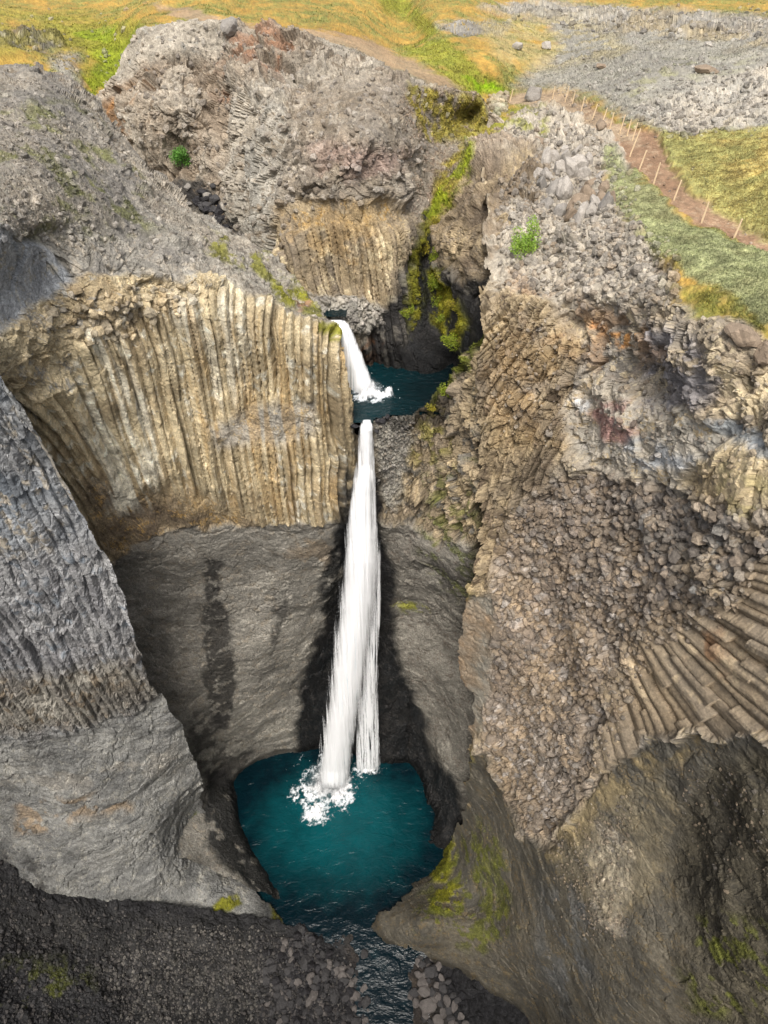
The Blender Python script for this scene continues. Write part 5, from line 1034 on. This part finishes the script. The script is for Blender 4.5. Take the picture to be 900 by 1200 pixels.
def tufts(name, label, regions, seed):
    """blades and cushions of grass and moss"""
    rs = np.random.RandomState(seed); vs, cs = [], []
    for (key, poly, num, l0, l1, cols, thr, upk) in regions:
        p = PATCH[key]; xs = [a[0] for a in poly]; ys = [a[1] for a in poly]
        qx = rs.uniform(min(xs), max(xs), num * 4).astype(f32); qy = rs.uniform(min(ys), max(ys), num * 4).astype(f32)
        ok = sdist(qx, qy, poly) + 4 * rs.randn(len(qx)) > 0
        qx, qy = qx[ok], qy[ok]
        j = np.minimum(np.searchsorted(p['gx'], qx), len(p['gx']) - 1); i = np.minimum(np.searchsorted(p['gy'], qy), len(p['gy']) - 1)
        P = p['P'][i, j]; nn = p['n'][i, j]; cc = p['col'][i, j]
        g = cc[:, 1] - cc[:, 2]
        ok = p['keep'][i, j] & (g > thr) & (cc[:, 1] > cc[:, 0] * .82)
        P, nn, cc = P[ok][:num], nn[ok][:num], cc[ok][:num]; k = len(P)
        up = np.array([0, 0, upk]) + nn * .6 + rs.randn(k, 3) * .45; up /= np.linalg.norm(up, axis=1, keepdims=True)
        side = np.cross(up, rs.randn(k, 3)); side /= np.linalg.norm(side, axis=1, keepdims=True)
        l = rs.uniform(l0, l1, k)[:, None]; w = l * rs.uniform(.2, .5, k)[:, None]
        vs.append(np.stack([P - side * w - up * .02, P + side * w - up * .02, P + up * l], 1).reshape(-1, 3))
        c = cc * (.85 + .55 * rs.rand(k, 1)) * np.array([1 + .2 * (rs.rand() - .5), 1, 1]); cs.append(np.repeat(c, 3, axis=0))
    co = np.concatenate(vs); q = np.arange(len(co)).reshape(-1, 3)
    obj_from_np(name, co, q, M_ROCK, np.concatenate(cs), np.zeros(len(co), f32), False, 'stuff', label); print(name, len(q))
tufts('grass', 'short grass of the moor beside the dirt path and above the gorge', [
    ('F', [(706, 180), (722, 178), (905, 310), (905, 400), (830, 365), (740, 270)], 26000, .03, .07, None, .03, 1.0),
    ('F', [(770, 150), (905, 150), (905, 285), (830, 240)], 22000, .03, .08, None, .03, 1.0),
    ('F', [(0, 0), (905, 0), (905, 60), (640, 110), (560, 150), (400, 60), (150, 30), (130, 130), (0, 70)], 34000, .05, .13, None, .04, 1.0)], 301)
tufts('moss', 'yellow green moss cushions on the ledges and wet rock', [
    ('D', [(470, 100), (580, 110), (580, 260), (560, 420), (470, 420), (480, 260)], 16000, .05, .14, None, .05, .3),
    ('H', [(480, 380), (580, 380), (570, 720), (450, 740), (480, 500)], 9000, .04, .11, None, .04, .4),
    ('BC', [(0, 90), (90, 100), (400, 380), (400, 400), (250, 320), (0, 280)], 9000, .04, .10, None, .035, .6),
    ('F', [(470, 950), (600, 950), (600, 1120), (470, 1120)], 9000, .04, .10, None, .035, .4),
    ('F', [(790, 1060), (905, 1060), (905, 1200), (790, 1200)], 3000, .03, .08, None, .03, .4),
    ('A', [(220, 950), (350, 1040), (350, 1095), (235, 1080)], 5000, .04, .10, None, .035, .4)], 302)
# ------------------------------------------------------------------ far moor and the gorge sides near the camera
def far_ground():
    xs = np.unique(np.concatenate([-np.geomspace(60, 1500, 24)[::-1], np.linspace(-60, 60, 25), np.geomspace(60, 1500, 24)]))
    ys = np.unique(np.concatenate([-np.geomspace(30, 1500, 20)[::-1], np.linspace(-30, 130, 33), np.geomspace(130, 2500, 24)]))
    x, y = np.meshgrid(xs, ys); x = x.astype(f32); y = y.astype(f32)
    z = 39.5 + 2.5 * fbm(x, y, x * 0, .01, 3) + np.maximum(0, y - 150) * .02
    hx = sm(0, 1, (120 - y) / 30) * 1
    z = z - 2.0 * sm(140, 110, y) * sm(120, 60, np.abs(x))
    hole = (np.abs(x) < np.where(y > 20, 14 + .64 * y, 26)) & (y < 104)
    idx = np.arange(x.size).reshape(x.shape)
    hf = hole[:-1, :-1] & hole[1:, :-1] & hole[:-1, 1:] & hole[1:, 1:]
    q = np.stack([idx[:-1, :-1], idx[:-1, 1:], idx[1:, 1:], idx[1:, :-1]], -1)[~hf]
    co = np.stack([x.ravel(), y.ravel(), z.ravel()], -1)
    n = fbm(co[:, 0], co[:, 1], co[:, 2] * 0, .03, 4)[:, None]
    col = (GOLD * (.5 - n * .5) + GRN2 * (.5 + n * .5)) * .8
    obj_from_np('ground', co, q, M_GRND, col, np.zeros(len(co), f32), True, 'structure')
far_ground()
def gorge_side(sx):
    # the gorge runs on below and behind the camera
    u = np.linspace(0, 1, 60); v = np.linspace(0, 1, 40)
    U, V = np.meshgrid(u, v); U = U.astype(f32); V = V.astype(f32)
    y = 14 - U * 80; z = -3 + V * 44
    x = sx * (13.5 + 9 * V + 2.0 * fbm(y, z, y * 0, .12, 4, off=sx + 2) + U * 4)
    if sx < 0: x = x - 7
    y = y + .8 * fbm(x, z, y, .3, 4)
    idx = np.arange(U.size).reshape(U.shape)
    q = np.stack([idx[:-1, :-1], idx[:-1, 1:], idx[1:, 1:], idx[1:, :-1]], -1).reshape(-1, 4)
    co = np.stack([x.ravel(), y.ravel(), z.ravel()], -1)
    col = np.broadcast_to(TUFF * .8, (len(co), 3))
    obj_from_np('cliff', co, q, M_ROCK, col, np.zeros(len(co), f32), True, 'structure')
gorge_side(-1); gorge_side(1)
def gorge_shade_wall():
    # added end wall, out of view, keeps light off the gorge bottom
    U, V = np.meshgrid(np.linspace(-26, 26, 60), np.linspace(0, 1, 40)); U = U.astype(f32); V = V.astype(f32)
    z = -4 + V * 42; y = -6 - 8 * V + 2.5 * fbm(U, z, U * 0, .12, 4)
    co = np.stack([U.ravel(), y.ravel(), z.ravel()], -1)
    obj_from_np('cliff', co, grid_faces(*U.shape), M_ROCK, np.broadcast_to(TUFF2 * .6, (len(co), 3)), np.zeros(len(co), f32), True, 'structure', 'unseen rock wall added below the viewpoint to shade the gorge')
gorge_shade_wall()
def bed():
    xs = np.linspace(-40, 30, 40); ys = np.linspace(-70, 40, 60)
    x, y = np.meshgrid(xs, ys); x = x.astype(f32); y = y.astype(f32)
    z = -3.4 + .3 * fbm(x, y, x * 0, .3, 3)
    idx = np.arange(x.size).reshape(x.shape)
    q = np.stack([idx[:-1, :-1], idx[:-1, 1:], idx[1:, 1:], idx[1:, :-1]], -1).reshape(-1, 4)
    co = np.stack([x.ravel(), y.ravel(), z.ravel()], -1)
    obj_from_np('ground', co, q, M_ROCK, np.broadcast_to(TUFF2 * .5, (len(co), 3)), np.zeros(len(co), f32), True, 'structure')
bed()

# ------------------------------------------------------------------ camera, light
cam = bpy.data.cameras.new('camera'); co_ = bpy.data.objects.new('camera', cam); C.objects.link(co_)
co_.location = (0, 0, CAM_H); co_.rotation_euler = (math.pi / 2 - PITCH, 0, 0)
cam.sensor_fit = 'VERTICAL'; cam.sensor_height = 24.0; cam.lens = 24.0 * FPX / 1200.0; cam.clip_start = .1; cam.clip_end = 4000
bpy.context.scene.camera = co_
SUN_EL, SUN_AZ = math.radians(58), math.radians(185)   # azimuth clockwise from +Y
w = bpy.data.worlds.new('World'); bpy.context.scene.world = w; w.use_nodes = True
nt = w.node_tree; bg = nt.nodes['Background']
sky = nt.nodes.new('ShaderNodeTexSky'); sky.sky_type = 'NISHITA'; sky.sun_disc = False; sky.sun_elevation = SUN_EL; sky.sun_rotation = SUN_AZ
sky.air_density = 1.0; sky.dust_density = 4.0; sky.ozone_density = .6
hs = nt.nodes.new('ShaderNodeHueSaturation'); hs.inputs['Saturation'].default_value = .45
nt.links.new(sky.outputs[0], hs.inputs['Color']); nt.links.new(hs.outputs[0], bg.inputs['Color']); bg.inputs['Strength'].default_value = .11
sl = bpy.data.lights.new('sun', 'SUN'); sl.energy = 2.1; sl.angle = math.radians(24); sl.color = (1, .96, .9)
so = bpy.data.objects.new('sun', sl); C.objects.link(so)
d = np.array([math.sin(SUN_AZ) * math.cos(SUN_EL), math.cos(SUN_AZ) * math.cos(SUN_EL), math.sin(SUN_EL)])
from mathutils import Vector
so.rotation_euler = Vector(-d).to_track_quat('-Z', 'Y').to_euler(); so.location = (0, 0, 80)
sc = bpy.context.scene
sc.view_settings.view_transform = 'Standard'; sc.view_settings.look = 'None'; sc.view_settings.exposure = 0.92; sc.view_settings.gamma = 1
sc.cycles.max_bounces = 5; sc.cycles.diffuse_bounces = 3; sc.cycles.transparent_max_bounces = 12
print('script time', round(time.time() - T0, 1))
